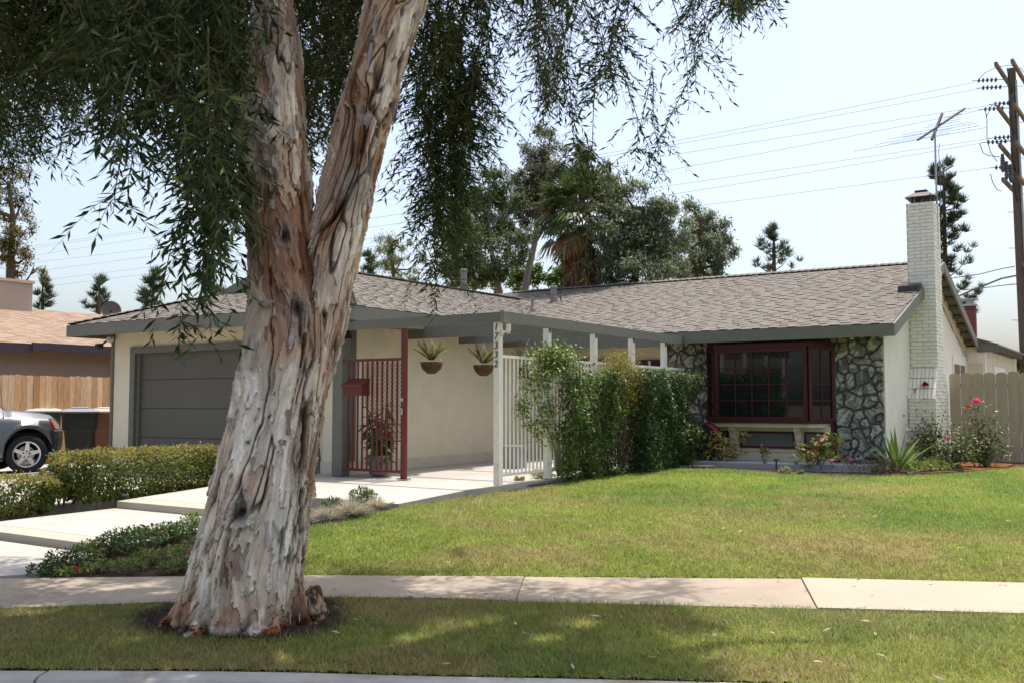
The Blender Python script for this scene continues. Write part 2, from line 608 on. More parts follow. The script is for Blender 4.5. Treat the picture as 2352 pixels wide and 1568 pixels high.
def mask_lawn(X, Y): return inpoly(LAWN, X, Y)
def mask_strip(X, Y): return (Y < yn(X) + .0) & (Y > yc(X) - .01)
turf_sheet('lawn', mask_lawn, -7.7, 9, 5, 20.5, .06, .0)
turf_sheet('parkway_strip', mask_strip, -14, 8, -4, 11, .05, .004)
# dirt ring round the street tree and in the strip
TREE_C = np.array([-5.28, 4.72])


def blades(name, label, mask, boxes, hgt, wid):
    """boxes: (x0,x1,y0,y1,count)"""
    Ps = []
    for x0, x1, y0, y1, n in boxes:
        q = np.stack([RG.uniform(x0, x1, n), RG.uniform(y0, y1, n)], -1)
        Ps.append(q[mask(q[:, 0], q[:, 1])])
    P = np.concatenate(Ps)
    n = len(P)
    dens = fbm(np.stack([P[:, 0] * 2.3, P[:, 1] * 2.3, np.zeros(n)], -1), 3, 77)
    dt = np.hypot(P[:, 0] - TREE_C[0], P[:, 1] - TREE_C[1])
    keep = (RG.uniform(size=n) < (.55 + dens)) & (RG.uniform(size=n) < sstep(.4, .8, dt + .25 * (dens - .5)))
    P = P[keep]; n = len(P)
    B = np.stack([P[:, 0], P[:, 1], gz(P[:, 0], P[:, 1]) + .001], -1)
    an = RG.uniform(0, 2 * math.pi, n)
    lean = RG.uniform(.3, 1.7, n)
    hh = hgt * RG.uniform(.5, 1.35, n) * (.55 + .9 * fbm(np.stack([P[:, 0] * 3.5, P[:, 1] * 3.5, np.ones(n)], -1), 3, 55))
    D = np.stack([np.cos(an) * lean, np.sin(an) * lean, np.ones(n)], -1)
    S = np.stack([-np.sin(an), np.cos(an), np.zeros(n)], -1) * (wid * RG.uniform(.7, 1.4, n))[:, None] / 2
    T = B + D * hh[:, None]
    V = np.stack([B - S, B + S, T], 1).reshape(-1, 3)
    c = turf_col(P[:, 0], P[:, 1])
    pick = RG.uniform(size=n)
    straw = np.array([.30, .235, .11])
    c = np.where((pick < .10)[:, None], straw, c) * (1 + .22 * RG.normal(size=(n, 1))).clip(.45, 1.7)
    o = mk(name, V, np.arange(n * 3).reshape(-1, 3), GRASSM, col=np.repeat(c, 3, 0))
    return tag(o, label, 'grass', kind='stuff')


blades('lawn_grass', 'short mown grass of the front lawn between sidewalk and house', mask_lawn,
       [(-7.6, 1.5, 5.3, 9.5, 150000), (-7.6, 1.5, 9.5, 13, 85000), (-7.6, 1.5, 13, 20.5, 85000)], .032, .007)
blades('parkway_grass', 'shaded patchy grass of the strip between sidewalk and curb', mask_strip,
       [(-7.4, .2, 2, 8.2, 260000)], .034, .006)

# fallen leaves
n = 330
P = np.stack([RG.uniform(-7.2, -.3, n), RG.uniform(2.5, 14, n)], -1)
P = P[((mask_lawn(P[:, 0], P[:, 1]) & (P[:, 1] < yf(P[:, 0]) + 3.5)) | (P[:, 1] < yf(P[:, 0]))) & (P[:, 1] > yc(P[:, 0]))]
n = len(P)
an = RG.uniform(0, 6.28, n)
z = gz(P[:, 0], P[:, 1]) + np.where((P[:, 1] < yf(P[:, 0])) & (P[:, 1] > yn(P[:, 0])), .016, .03)
o = foliage('fallen_leaves', np.stack([P[:, 0], P[:, 1], z], -1), np.stack([np.cos(an), np.sin(an), RG.uniform(-.05, .25, n)], -1),
            np.stack([RG.normal(0, .4, n), RG.normal(0, .4, n), np.ones(n)], -1), RG.uniform(.045, .095, n), RG.uniform(.013, .025, n),
            [(.42, .30, .20), (.26, .15, .09), (.55, .44, .34), (.5, .38, .27), (.16, .09, .06)], LEAF, None)
tag(o, 'dry fallen leaves and bark scraps on the grass and sidewalk', 'fallen leaves', kind='stuff')

# planting bed soil, mulch corner
xs, ys = np.arange(-8.5, -1.6, .06), np.arange(4.4, 21.2, .06)
X, Y = np.meshgrid(xs, ys, indexing='ij')
ok = (Y > yf(X)) & ~((X < -7.3) & (Y > 9.3)) & (X > np.interp(Y, [4.8, 5.5, 5.8], [-7.9, -8.36, -8.40]))
ii = np.arange(X.size).reshape(X.shape)
q = ok[:-1, :-1] & ok[1:, :-1] & ok[1:, 1:] & ok[:-1, 1:]
Fs = np.stack([ii[:-1, :-1], ii[1:, :-1], ii[1:, 1:], ii[:-1, 1:]], -1)[q]
Z = gz(X, Y) - .012
struct(mk('planting_bed', np.stack([X, Y, Z], -1).reshape(-1, 3), Fs, SOIL))
mu = [tuple(gp(*p)[:2]) for p in ((2085, 1088), (2200, 1083), (2300, 1076), (2330, 1066), (2240, 1060), (2120, 1066))]
MB().prism(mu, lambda x, y: float(gz(x, y)) - .05, lambda x, y: float(gz(x, y)) + .012).build('mulch_bed', MULCH)['kind'] = 'structure'

# concrete walk: approach, two broad steps, porch slab
def zc_up(x, y): return .21 + .16 * min(1, max(0, (y - 7.87) / 3.0))
mb = MB()
mb.prism([(-11.3, yf(-11.3) + .01), (-9.6, yf(-9.6) + .01), (-8.25, yf(-8.25) + .01), (-7.98, 4.85), (-8.42, 5.5), (-8.44, 5.75), (-11.3, 5.75)], -.2, lambda x, y: .014 + .012 * max(0, y - 2) / 3)
struct(mb.build('walkway', CONC))
mb = MB()
mb.prism([(-11.25, 6.165), (-8.44, 6.165), (-8.44, 7.95), (-11.28, 7.95)], -.1, lambda x, y: .10 + .02 * (y - 5.8) / 2)
struct(mb.build('walkway', CONC))
mb = MB()
mb.prism([(-11.25, 5.82), (-8.44, 5.82), (-8.44, 6.155), (-11.25, 6.155)], -.1, .1035)
mb.prism([(-11.27, 7.87), (-9.3, 7.87), (-9.3, 8.175), (-11.27, 8.175)], -.1, lambda x, y: zc_up(x, y) + .0)
struct(mb.build('step', CONCN))
mb = MB()
for poly in ([(-11.29, 8.185), (-9.3, 8.185), (-9.3, 9.1), (-7.58, 9.1), (-7.52, 10.38), (-11.3, 10.38)],
             [(-11.3, 10.388), (-9.05, 10.388), (-9.05, 13.7), (-11.3, 13.7)], [(-9.042, 10.388), (-7.52, 10.388), (-7.38, 11.1), (-7.38, 13.7), (-9.042, 13.7)],
             [(-11.3, 13.708), (-7.38, 13.708), (-7.38, 17.6), (-11.3, 17.6)]):
    mb.prism(poly, 0, zc_up)
struct(mb.build('patio', CONC))
mb = MB()
mb.prism([(-7.36, 16.45), (-4.55, 16.55), (-4.0, 16.9), (-4.0, 17.7), (-7.36, 17.7)], .1, .44)
struct(mb.build('porch_slab', mat('porch_concrete', (.34, .35, .37), .9, .08, 4, .2, 120)))
mb = MB()
mb.prism([(-18.4, 4.0), (-11.95, 4.0), (-11.95, 11.49), (-18.4, 11.49)], -.4, lambda x, y: .0 + .16 * max(0, (y - 6)) / 4.45 + (.12 * max(0, (y - 10.4)) if x > -17 else 0))
mb.prism([(-23, 4.0), (-18.4, 4.0), (-18.4, 15.5), (-23, 15.5)], -.4, lambda x, y: .0 + .16 * max(0, min(y, 11.49) - 6) / 4.45)
mb.prism([(-18.4, 11.49), (-16.75, 11.49), (-16.75, 15.5), (-18.4, 15.5)], -.4, .2)
struct(mb.build('driveway', CONC))

# ================================================================ THE HOUSE
H = thing('house', 'single storey ranch house with grey shingle roof, maroon bay window and white brick chimney', 'house', (-8, 17.6, .4))
SL = 1 / 3.0
CS, SN = 1 / math.hypot(1, SL), SL / math.hypot(1, SL)
SHP = [(.165, .146, .124), (.174, .154, .133), (.156, .137, .117), (.178, .160, .140), (.166, .149, .129), (.150, .132, .113)]


def shingles(name, O, U, Vv, lenv, urange, parent, pal=SHP, expo=.132, m=None, tabw=(.12, .30), tk=.024):
    O, U, Vv = np.array(O, float), np.array(U, float), np.array(Vv, float)
    Nn = np.cross(U, Vv)
    V, Fq, Ft, C = [], [], [], []
    v, row = 0.0, 0
    while v < lenv - .01:
        u0, u1 = urange(v)
        top = min(v + expo * 1.25, lenv)
        u = u0 - RG.uniform(0, .2)
        high = RG.uniform() < .5
        while u < u1:
            w = RG.uniform(tabw[0], tabw[0] + .06) if not high else RG.uniform(*tabw)
            a, b = max(u, u0), min(u + w, u1)
            u += w
            high = not high
            if b - a < .015:
                continue
            t = tk * (.62 if high else .25) * RG.uniform(.8, 1.2)
            und = .018 if high else .004
            lo = v - (0.0 if high else .0) + RG.uniform(-.003, .003)
            P = lambda uu, vv, h: O + U * uu + Vv * vv + Nn * h
            k = len(V)
            V += [P(a, lo + und, -.012), P(b, lo + und, -.012), P(b, lo, t), P(a, lo, t), P(b, top, t * .45), P(a, top, t * .45)]
            Fq += [(k, k + 1, k + 2, k + 3), (k + 3, k + 2, k + 4, k + 5)]
            Ft += [(k, k + 3, k + 5), (k + 1, k + 4, k + 2)]
            c = np.array(pal[RG.integers(len(pal))]) * RG.uniform(.96, 1.04)
            C += [c] * 6
        v += expo
    return mk(name, V, [np.array(Fq), np.array(Ft)], m or SHINGLE, parent, np.array(C))


def caps(mb, p, q, w=.14, slope=SL, expo=.15, across=None):
    p, q = np.array(p, float), np.array(q, float)
    L = np.linalg.norm(q - p)
    d = (q - p) / L
    sd = unit(np.cross(d, (0, 0, 1)))
    n = int(L / expo)
    for i in range(n):
        a, b = p + d * i * expo, p + d * min(L, (i + 1.3) * expo)
        z1, z2 = .05, .028
        dn = np.array([0, 0, -w * slope])
        c = np.array(SHP[RG.integers(len(SHP))]) * .95
        V = [a + sd * w + dn + (0, 0, z1), a + (0, 0, z1 + .004), a - sd * w + dn + (0, 0, z1), b + sd * w + dn + (0, 0, z2), b + (0, 0, z2 + .004), b - sd * w + dn + (0, 0, z2),
             a + sd * w + dn + (0, 0, z1 - .035), a + (0, 0, z1 - .035), a - sd * w + dn + (0, 0, z1 - .035)]
        mb.add(V, [(0, 1, 4, 3), (1, 2, 5, 4), (0, 6, 7, 1), (1, 7, 8, 2)], tuple(c))


# --- walls
def wallbox(m, *b):
    return MB().box(*b).build('wall', m, H)
wallbox(STUCCO, -16.65, -16.12, 11.5, 11.65, .05, 2.84)
wallbox(STUCCO, -11.20, -10.63, 11.5, 11.65, .55, 2.84)
wallbox(STUCCO, -16.12, -11.20, 11.5, 11.65, 2.525, 2.84)
wallbox(STUCCO, -16.65, -16.5, 11.65, 25, .05, 2.9)
wallbox(STUCCO, -10.78, -10.63, 11.65, 17.6, .55, 2.9)
MB().box(-11.20, -10.61, 11.48, 11.66, .1, .55).build('footing', FOOTING, H)
MB().box(-10.78, -10.612, 11.66, 17.6, .1, .55).build('footing', FOOTING, H)
wallbox(STUCCO, -10.63, -7.88, 17.6, 17.75, .1, 2.7)
wallbox(STUCCO, -7.88, -7.06, 17.6, 17.75, .1, 2.62)
wallbox(STUCCO, -4.72, -4.022, 17.6, 17.75, .1, 2.62)
MB().box(-16.72, -16.655, 11.47, 11.62, .05, 2.78).build('corner_board', TRIM, H)
MB().box(-10.66, -10.55, 11.44, 11.478, .56, 2.80).build('corner_board', TRIM, H)
MB().box(-10.605, -10.55, 11.48, 11.6, .56, 2.80).build('corner_board', TRIM, H)
# gable end wall
MB().extr([(17.6, .2), (26.45, .2), (26.45, 2.92), (22.0, 4.36), (17.6, 2.9)], 'x', -4.02, -3.87).build('gable_wall', STUCCO_W, H)
wallbox(STUCCO_W, -3.87, -3.45, 26.45, 26.6, .2, 2.86)
mb = MB().box(-3.6, -3.45, 26.6, 33, .2, 2.86)
wl = mb.build('wall', STUCCO_W, H)
mb = MB()
for i in range(20):
    mb.box(-3.45, -3.425, 26.75 + i * .3, 26.79 + i * .3, .2, 2.84)
mb.build('batten', STUCCO_W, wl)

# --- garage door in a stepped frame
mb = MB()
mb.box(-16.12, -15.98, 11.46, 11.6, .2, 2.40)
mb.box(-11.34, -11.20, 11.46, 11.6, .2, 2.40)
mb.box(-16.12, -11.20, 11.455, 11.6, 2.40, 2.523)
mb.box(-15.98, -15.93, 11.53, 11.66, .2, 2.40)
mb.box(-11.39, -11.34, 11.53, 11.66, .2, 2.40)
mb.build('garage_door_frame', TRIM, H)
mb = MB()
for i in range(4):
    z0 = .31 + i * .533
    mb.box(-15.94, -11.38, 11.60, 11.64, z0 + .005, z0 + .528)
mb.box(-15.94, -11.38, 11.645, 11.66, .31, 2.44)
mb.build('garage_door', DOORP, H)

# --- roofs
def deck(name, quad, th=.035, m=None):
    q = [np.array(p, float) for p in quad]
    V = [p - (0, 0, .014) for p in q] + [p - (0, 0, .014 + th) for p in q]
    n = len(q)
    return MB().add(V, [list(range(n)), list(range(n, 2 * n))[::-1]] + [[i, n + i, n + (i + 1) % n, (i + 1) % n] for i in range(n)]).build(name, m or TRIM, H)


EF, EG, RY, RZ = 2.80, 2.945, 22.0, 4.433
XR = -3.62
deck('soffit', [(-10.3, 17.1, EF), (XR, 17.1, EF), (XR, RY, RZ), (-15.4, RY, RZ)])
deck('soffit', [(XR, RY, RZ), (XR, 26.75, RZ - 4.75 * SL), (-15.4, 26.75, RZ - 4.75 * SL), (-15.4, RY, RZ)])
def ur_main(v):
    y = 17.1 + v * CS
    return (max(-15.3, min(-10.35, -10.1 - (y - 17.52) - .45)) + 15.5, XR + 15.5)
shingles('shingle_roof', (-15.5, 17.1, EF), (1, 0, 0), (0, CS, SN), 4.9 / CS, ur_main, H)
shingles('shingle_roof', (XR, 26.75, RZ - 4.75 * SL), (-1, 0, 0), (0, -CS, SN), 4.75 / CS, lambda v: (0, 11), H)
GX0, GX1, GY0 = -17.2, -10.1, 10.9
GC = (GX0 + GX1) / 2
GR = EG + 3.55 * SL
deck('soffit', [(GX1, GY0, EG), (GX1, 21.3, EG), (GC, 21.3, GR), (GC, 12.78, GR), (GX1 - 1.9, 12.78, EG + 1.9 * SL)])
deck('soffit', [(GX0, 24, EG), (GX0, GY0, EG), (GX0 + 1.9, 12.78, EG + 1.9 * SL), (GC, 12.78, GR), (GC, 24, GR)])
deck('soffit', [(GX0, GY0, EG), (GX1, GY0, EG), (GX1 - 2.1, GY0 + 2.1, EG + .7), (GX0 + 2.1, GY0 + 2.1, EG + .7)])
shingles('shingle_roof', (GX1, GY0, EG), (0, 1, 0), (-CS, 0, SN), 3.55 / CS, lambda v: (v * CS if v * CS < 1.9 else 1.86, 6.62 + v * CS + .12), H)
shingles('shingle_roof', (GX0, 24, EG), (0, -1, 0), (CS, 0, SN), 3.55 / CS, lambda v: (0, 13.1 - (v * CS if v * CS < 1.9 else 1.86)), H)
shingles('shingle_roof', (GX0, GY0, EG), (1, 0, 0), (0, CS, SN), 2.08 / CS, lambda v: (v * CS, 7.1 - v * CS), H)
mb = MB()
caps(mb, (-14.3, RY, RZ), (XR, RY, RZ))
caps(mb, (GC, 12.75, GR), (GC, 21.2, GR))
caps(mb, (GX1, GY0, EG), (GX1 - 1.95, GY0 + 1.95, EG + 1.95 * SL), slope=.2)
caps(mb, (GX0, GY0, EG), (GX0 + 1.95, GY0 + 1.95, EG + 1.95 * SL), slope=.2)
mb.build('ridge_cap', SHINGLE, H)
# gablet
MB().extr([(GC - 1.75, EG + .6), (GC + 1.75, EG + .6), (GC, GR - .08)], 'y', 12.95, 13.02).build('gablet_wall', TRIM, H)
mb = MB()
for s in (-1, 1):
    mb.bar((GC + s * 1.93, 12.77, EG + 1.62 * SL - .095), (GC, 12.77, GR - .095), .035, .16)
mb.build('bargeboard', TRIM, H)
# fascia boards
MB().box(GX0 - .03, GX1 + .03, GY0 - .045, GY0, EG - .225, EG - .01).build('fascia', TRIM, H)
MB().box(GX1 + .0, GX1 + .04, GY0, 17.3, EG - .225, EG - .012).build('fascia', TRIM, H)
MB().box(GX0 - .04, GX0, GY0, 24, EG - .225, EG - .012).build('fascia', TRIM, H)
MB().box(-10.3, XR + .04, 17.05, 17.098, EF - .215, EF - .01).build('fascia', TRIM, H)
mb = MB()
mb.bar((XR + .02, 17.1, EF - .115), (XR + .02, RY, RZ - .115), .04, .2)
mb.bar((XR + .02, RY, RZ - .115), (XR + .02, 26.78, RZ - 4.78 * SL - .115), .04, .2)
mb.build('bargeboard', TRIM, H)
for i in range(9):
    y = 22.6 + i * .5
    mb = MB()
    mb.box(-3.87, XR - .002, y, y + .07, RZ - (y - 22) * SL - .16, RZ - (y + .07 - 22) * SL - .05)
    mb.build('outlooker', TRIM, H)
# rear wing eave
MB().box(-3.6, -3.16, 26.42, 26.46, 2.72, 2.93).build('fascia', TRIM, H)
MB().add([(-3.16, 26.4, 2.92), (-3.16, 34, 2.92), (-6.5, 34, 4.0), (-6.5, 26.4, 4.0), (-3.16, 26.4, 2.88), (-3.16, 34, 2.88), (-6.5, 34, 3.96), (-6.5, 26.4, 3.96)],
         [(0, 1, 2, 3), (7, 6, 5, 4), (0, 4, 5, 1), (0, 3, 7, 4), (1, 5, 6, 2)]).build('rear_roof', mat('plain_shingle', (.2, .17, .155), .95, .2, 30, .3, 100), H)
for i in range(12):
    MB().box(-3.45, -3.17, 26.9 + i * .45, 26.95 + i * .45, 2.76, 2.875).build('rafter_tail', TRIM, H)

# --- stone veneer
def veneer(x0, x1, z0, z1, y):
    st = .014
    xs, zs = np.arange(x0, x1 + st, st), np.arange(z0, z1 + st, st)
    X, Z = np.meshgrid(xs, zs, indexing='ij')
    sx = []
    gxn, gzn = int((x1 - x0) / .20) + 2, int((z1 - z0) / .22) + 2
    for i in range(-1, gxn + 1):
        for j in range(-1, gzn + 1):
            sx.append((x0 + (i + .5 + RG.uniform(-.6, .6)) * .20, z0 + (j + .5 + RG.uniform(-.6, .6)) * .22, RG.uniform(.75, 1.35), RG.uniform(0, 3.14)))
    S = np.array(sx)
    wx = X + .16 * (fbm(np.stack([X * 5, Z * 5, X * 0], -1).reshape(-1, 3), 3, 4).reshape(X.shape) - .5)
    wz = Z + .16 * (fbm(np.stack([X * 5, Z * 5, X * 0 + 7], -1).reshape(-1, 3), 3, 4).reshape(X.shape) - .5)
    dx = wx[..., None] - S[:, 0]
    dz = wz[..., None] - S[:, 1]
    d = np.hypot(dx, dz) * S[:, 2]
    o = np.argsort(d, -1)[..., :2]
    d1 = np.take_along_axis(d, o[..., :1], -1)[..., 0]
    d2 = np.take_along_axis(d, o[..., 1:2], -1)[..., 0]
    own = o[..., 0]
    e = sstep(.0, .05, d2 - d1 + .02 * (fbm(np.stack([X * 30, Z * 30, X * 0], -1).reshape(-1, 3), 2, 14).reshape(X.shape) - .4))
    ang = S[own, 3]
    ca, sa = np.cos(ang), np.sin(ang)
    q = np.stack([(X * ca + Z * sa) * 28, (-X * sa + Z * ca) * 7, own * 3.7], -1).reshape(-1, 3)
    brush = fbm(q, 3, 12).reshape(X.shape)
    rough = fbm(np.stack([X * 18, Z * 18, own * 1.0], -1).reshape(-1, 3), 4, 2).reshape(X.shape)
    Y = y - .03 * e - .07 * (rough - .4) * (.35 + .65 * e)
    Y[0, :] = Y[-1, :] = y + .018
    tone = (.75 + .5 * _h(own, own * 3, own * 7, 5))
    base = np.array([.19, .184, .16])
    hi = np.array([.43, .42, .37])
    k = (sstep(.42, .62, brush) * e)[..., None]
    c = (base * tone[..., None]) * (1 - k) + hi * tone[..., None] * k
    c = c * e[..., None] + np.array([.075, .071, .06]) * (1 - e[..., None])
    ii = np.arange(X.size).reshape(X.shape)
    Fq = np.stack([ii[:-1, :-1], ii[1:, :-1], ii[1:, 1:], ii[:-1, 1:]], -1).reshape(-1, 4)
    return mk('stone_veneer', np.stack([X, Y, Z], -1).reshape(-1, 3), Fq, STONE, H, c.reshape(-1, 3))
veneer(-7.95, -7.07, .42, 2.62, 17.58)
veneer(-4.70, -3.89, .42, 2.62, 17.58)

# --- bay window
BAY = MB().box(-7.0, -4.77, 17.42, 17.6, 2.44, 2.6).build('bay_window', MAROON, H)
def sash(parent, p, q, z0, z1, nx, nz, fw=.075, mw=.022, out=(0, -1)):
    p, q = np.array([*p, 0.]), np.array([*q, 0.])
    L = np.linalg.norm(q - p)
    d = (q - p) / L
    n = np.array([d[1], -d[0], 0])
    mb = MB()
    P = lambda u, z: p + d * u + (0, 0, z)
    mb.bar(P(fw / 2, z0), P(fw / 2, z1), fw, .07, up=n)
    mb.bar(P(L - fw / 2, z0), P(L - fw / 2, z1), fw, .07, up=n)
    mb.bar(P(fw, z0 + fw / 2), P(L - fw, z0 + fw / 2), .066, fw)
    mb.bar(P(fw, z1 - fw / 2), P(L - fw, z1 - fw / 2), .066, fw)
    for i in range(1, nx):
        u = fw + (L - 2 * fw) * i / nx
        mb.bar(P(u, z0 + fw), P(u, z1 - fw), mw, .03, up=n)
    for j in range(1, nz):
        z = z0 + fw + (z1 - z0 - 2 * fw) * j / nz
        mb.bar(P(fw, z), P(L - fw, z), .027, mw)
    fr = mb.build('sash', MAROON, parent)
    mb = MB()
    a, b = P(fw * .6, 0) - n * .005, P(L - fw * .6, 0) - n * .005
    mb.bar(a + (0, 0, (z0 + z1) / 2), b + (0, 0, (z0 + z1) / 2), .006, (z1 - z0) - 1.2 * fw)
    mb.build('pane', GLASS, parent)
    return fr
sash(BAY, (-6.78, 17.2), (-5.08, 17.2), 1.16, 2.46, 5, 4, .07)
sash(BAY, (-7.06, 17.56), (-6.785, 17.21), 1.16, 2.46, 1, 4, .06)
sash(BAY, (-5.075, 17.21), (-4.72, 17.56), 1.16, 2.46, 2, 4, .06)
MB().prism([(-7.09, 17.58), (-6.8, 17.15), (-5.06, 17.15), (-4.69, 17.58)], 1.115, 1.158).build('sill', MAROON, BAY)
MB().prism([(-7.09, 17.58), (-6.8, 17.16), (-5.06, 17.16), (-4.69, 17.58)], 2.465, 2.545).build('head', MAROON, BAY)
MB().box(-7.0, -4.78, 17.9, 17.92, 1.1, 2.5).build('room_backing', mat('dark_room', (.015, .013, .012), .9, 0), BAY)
MB().prism([(-7.05, 17.6), (-6.79, 17.2), (-5.08, 17.2), (-4.71, 17.6)], 1.045, 1.113).build('cornice', CREAMP, BAY)
MB().box(-7.05, -4.76, 17.46, 17.6, .42, 1.05).build('apron_wall', CREAMP, BAY)
MB().box(-7.05, -4.76, 17.44, 17.458, .60, .615).build('apron_ledge', CREAMP, BAY)
MB().box(-4.758, -4.705, 17.44, 17.6, .44, 1.11).build('edge_trim', MAROON, BAY)
for x in (-6.52, -5.315):
    MB().extr([(17.46, 1.045), (17.26, 1.045), (17.26, .99), (17.33, .93), (17.36, .83), (17.40, .78), (17.40, .72), (17.46, .72)], 'x', x - .055, x + .055).build('corbel', CREAMP, BAY)
for x0, x1 in ((-6.97, -6.63), (-6.42, -5.40), (-5.23, -4.87)):
    fr = MB().box(x0, x1, 17.435, 17.459, .93, .965).box(x0, x1, 17.435, 17.459, .66, .695).box(x0, x0 + .035, 17.436, 17.459, .695, .93).box(x1 - .035, x1, 17.436, 17.459, .695, .93).build('panel_frame', MAROON, BAY)
    MB().box(x0 + .03, x1 - .03, 17.444, 17.4585, .68, .95).build('grey_panel', GREYPANEL, BAY)
# curios standing on the inner sill, seen through the glass in the photo, stand just outside it here
# --- entry under the pergola
ed = MB().box(-8.66, -7.98, 17.55, 17.598, .42, 2.32).build('entry_door', MAROON, H)
MB().box(-8.29, -8.25, 17.53, 17.549, .5, 2.3).build('door_strip', WHITEP, ed)
MB().box(-8.78, -8.66, 17.52, 17.598, .42, 2.4).build('door_jamb', CREAMP, H)
ew = MB().box(-9.98, -8.9, 17.55, 17.598, .42, 2.36).build('window_surround', TRIM, H)
MB().box(-9.72, -8.98, 17.52, 17.549, 1.0, 2.2).build('frame', WHITEP, ew)
MB().box(-9.62, -9.08, 17.505, 17.519, 1.06, 2.12).build('pane', GLASS, ew)

# --- gable windows
def side_window(x, y0, y1, z0, z1, split):
    w = MB().box(x, x + .03, y0, y1, z1 - .22, z1).box(x, x + .03, y0, y0 + .12, z0, z1 - .22).box(x, x + .03, y1 - .12, y1, z0, z1 - .22).box(x, x + .03, y0 + .12, y1 - .12, z0, z0 + .1).build('window', WHITEP, H)
    MB().box(x + .002, x + .016, y0 + .12, y1 - .12, z0 + .1, z1 - .22).build('pane', GLASS, w)
    MB().box(x + .016, x + .028, split - .03, split + .03, z0 + .1, z1 - .22).build('mullion', WHITEP, w)
side_window(-3.87, 24.35, 26.15, 1.5, 2.60, 25.3)
side_window(-3.45, 27.9, 29.9, 1.4, 2.42, 28.9)
MB().box(-3.80, -3.50, 26.43, 26.449, 1.2, 2.45).build('utility_cover', CREAMP, H)

# --- chimney: painted brick courses over a mortar core
CHX0, CHX1 = -3.87, -3.38
core = MB()
core.box(CHX0, CHX1 - .006, 19.706, 20.35, 2.12, 5.28)
core.extr([(19.406, .3), (20.85, .3), (20.85, 1.6), (20.35, 2.12), (19.706, 2.12), (19.406, 1.54)], 'x', CHX0, CHX1 - .006)
CH = core.build('chimney', MORTARW, H)
mb = MB()
def brick(mb, b, jit=.004):
    t = RG.uniform(-jit, jit, 6)
    c = np.array([.84, .795, .69]) * RG.uniform(.93, 1.05)
    mb.box(b[0] + t[0], b[1] + t[1], b[2] + t[2], b[3] + t[3], b[4] + t[4] * .5, b[5] + t[5] * .5, tuple(c))
ch = .0665
row = 0
z = .3
while z < 5.24:
    if z < 1.5:
        ya, yb = 19.40, 20.85
    elif z < 2.1:
        t = (z - 1.54) / .58
        ya, yb = 19.40 + .3 * max(0, t), 20.85 - .5 * max(0, t)
    else:
        ya, yb = 19.70, 20.355
    # side facing +x
    off = (row % 2) * .11
    y = ya - off
    while y < yb:
        a, b = max(ya, y), min(yb, y + .21)
        if b - a > .03:
            brick(mb, (CHX1 - .05, CHX1, a, b, z, z + ch - .011))
        y += .22
    if not (1.5 < z < 2.1):
        x = CHX0 + .03 - off
        while x < CHX1 - .02:
            a, b = max(CHX0 + .01, x), min(CHX1 - .002, x + .21)
            if b - a > .03:
                brick(mb, (a, b, ya - .002, ya + .05, z, z + ch - .011))
            x += .22
    z += ch
    row += 1
# sloped shoulder laid in stretchers running up the slope
dsl = np.array([0, .3, .58]); dsl = dsl / np.linalg.norm(dsl); nsl = np.array([0, -dsl[2], dsl[1]])
for i in range(7):
    for j in range(3):
        p = np.array([CHX0 + .035 + i * .07, 19.40, 1.54]) + dsl * (.11 + j * .218) + nsl * .0
        mb.bar(p - dsl * .1, p + dsl * .1, .062, .05, up=nsl, col=tuple(np.array([.80, .765, .68]) * RG.uniform(.92, 1.05)))
mb.build('brick_course', BRICKW, CH)
MB().prism([(CHX0 + .02, 19.72), (CHX1 - .02, 19.72), (CHX1 - .02, 20.33), (CHX0 + .02, 20.33)], 5.24, 5.275).build('cap_wash', MORTARW, CH)
mb = MB()
cx, cy = (CHX0 + CHX1) / 2, 20.02
for sx in (-1, 1):
    for sy in (-1, 1):
        mb.box(cx + sx * .15 - .012, cx + sx * .15 + .012, cy + sy * .2 - .012, cy + sy * .2 + .012, 5.27, 5.40)
    mb.box(cx + sx * .06 - .02, cx + sx * .06 + .02, cy - .2, cy + .2, 5.27, 5.37)
V = [(cx - .27, cy - .34, 5.40), (cx + .27, cy - .34, 5.40), (cx + .27, cy + .34, 5.40), (cx - .27, cy + .34, 5.40), (cx - .14, cy - .18, 5.50), (cx + .14, cy - .18, 5.50), (cx + .14, cy + .18, 5.50), (cx - .14, cy + .18, 5.50)]
mb.add(V, [(0, 3, 2, 1), (4, 5, 6, 7), (0, 1, 5, 4), (1, 2, 6, 5), (2, 3, 7, 6), (3, 0, 4, 7)])
mb.box(cx - .12, cx + .10, cy - .12, cy + .12, 5.50, 5.56)
mb.build('chimney_cap', METALD, CH)
MB().add([(-3.98, 19.3, 3.50), (-3.62, 19.3, 3.50), (-3.62, 19.7, 3.74), (-3.98, 19.7, 3.74), (-3.98, 19.34, 3.66), (-3.62, 19.34, 3.66)], [(0, 1, 5, 4), (4, 5, 2, 3), (1, 2, 5), (0, 4, 3)]).build('flashing', METALD, CH)
rc = MB()
row = 0
z = 3.4
while z < 4.30:
    rc.box(-4.60, -4.30, 31.2, 31.5, z, z + .066, tuple(np.array([.17, .05, .036]) * RG.uniform(.8, 1.15)))
    z += .076
RC = rc.build('red_chimney', REDBRICK, H)
MB().box(-4.59, -4.31, 31.21, 31.49, 3.4, 4.28).build('mortar', mat('grey_mortar', (.3, .28, .25)), RC)
MB().box(-4.64, -4.26, 31.16, 31.54, 4.30, 4.36).box(-4.55, -4.35, 31.25, 31.45, 4.36, 4.48).box(-4.66, -4.24, 31.14, 31.56, 4.48, 4.52).build('chimney_cap', METALG, RC)

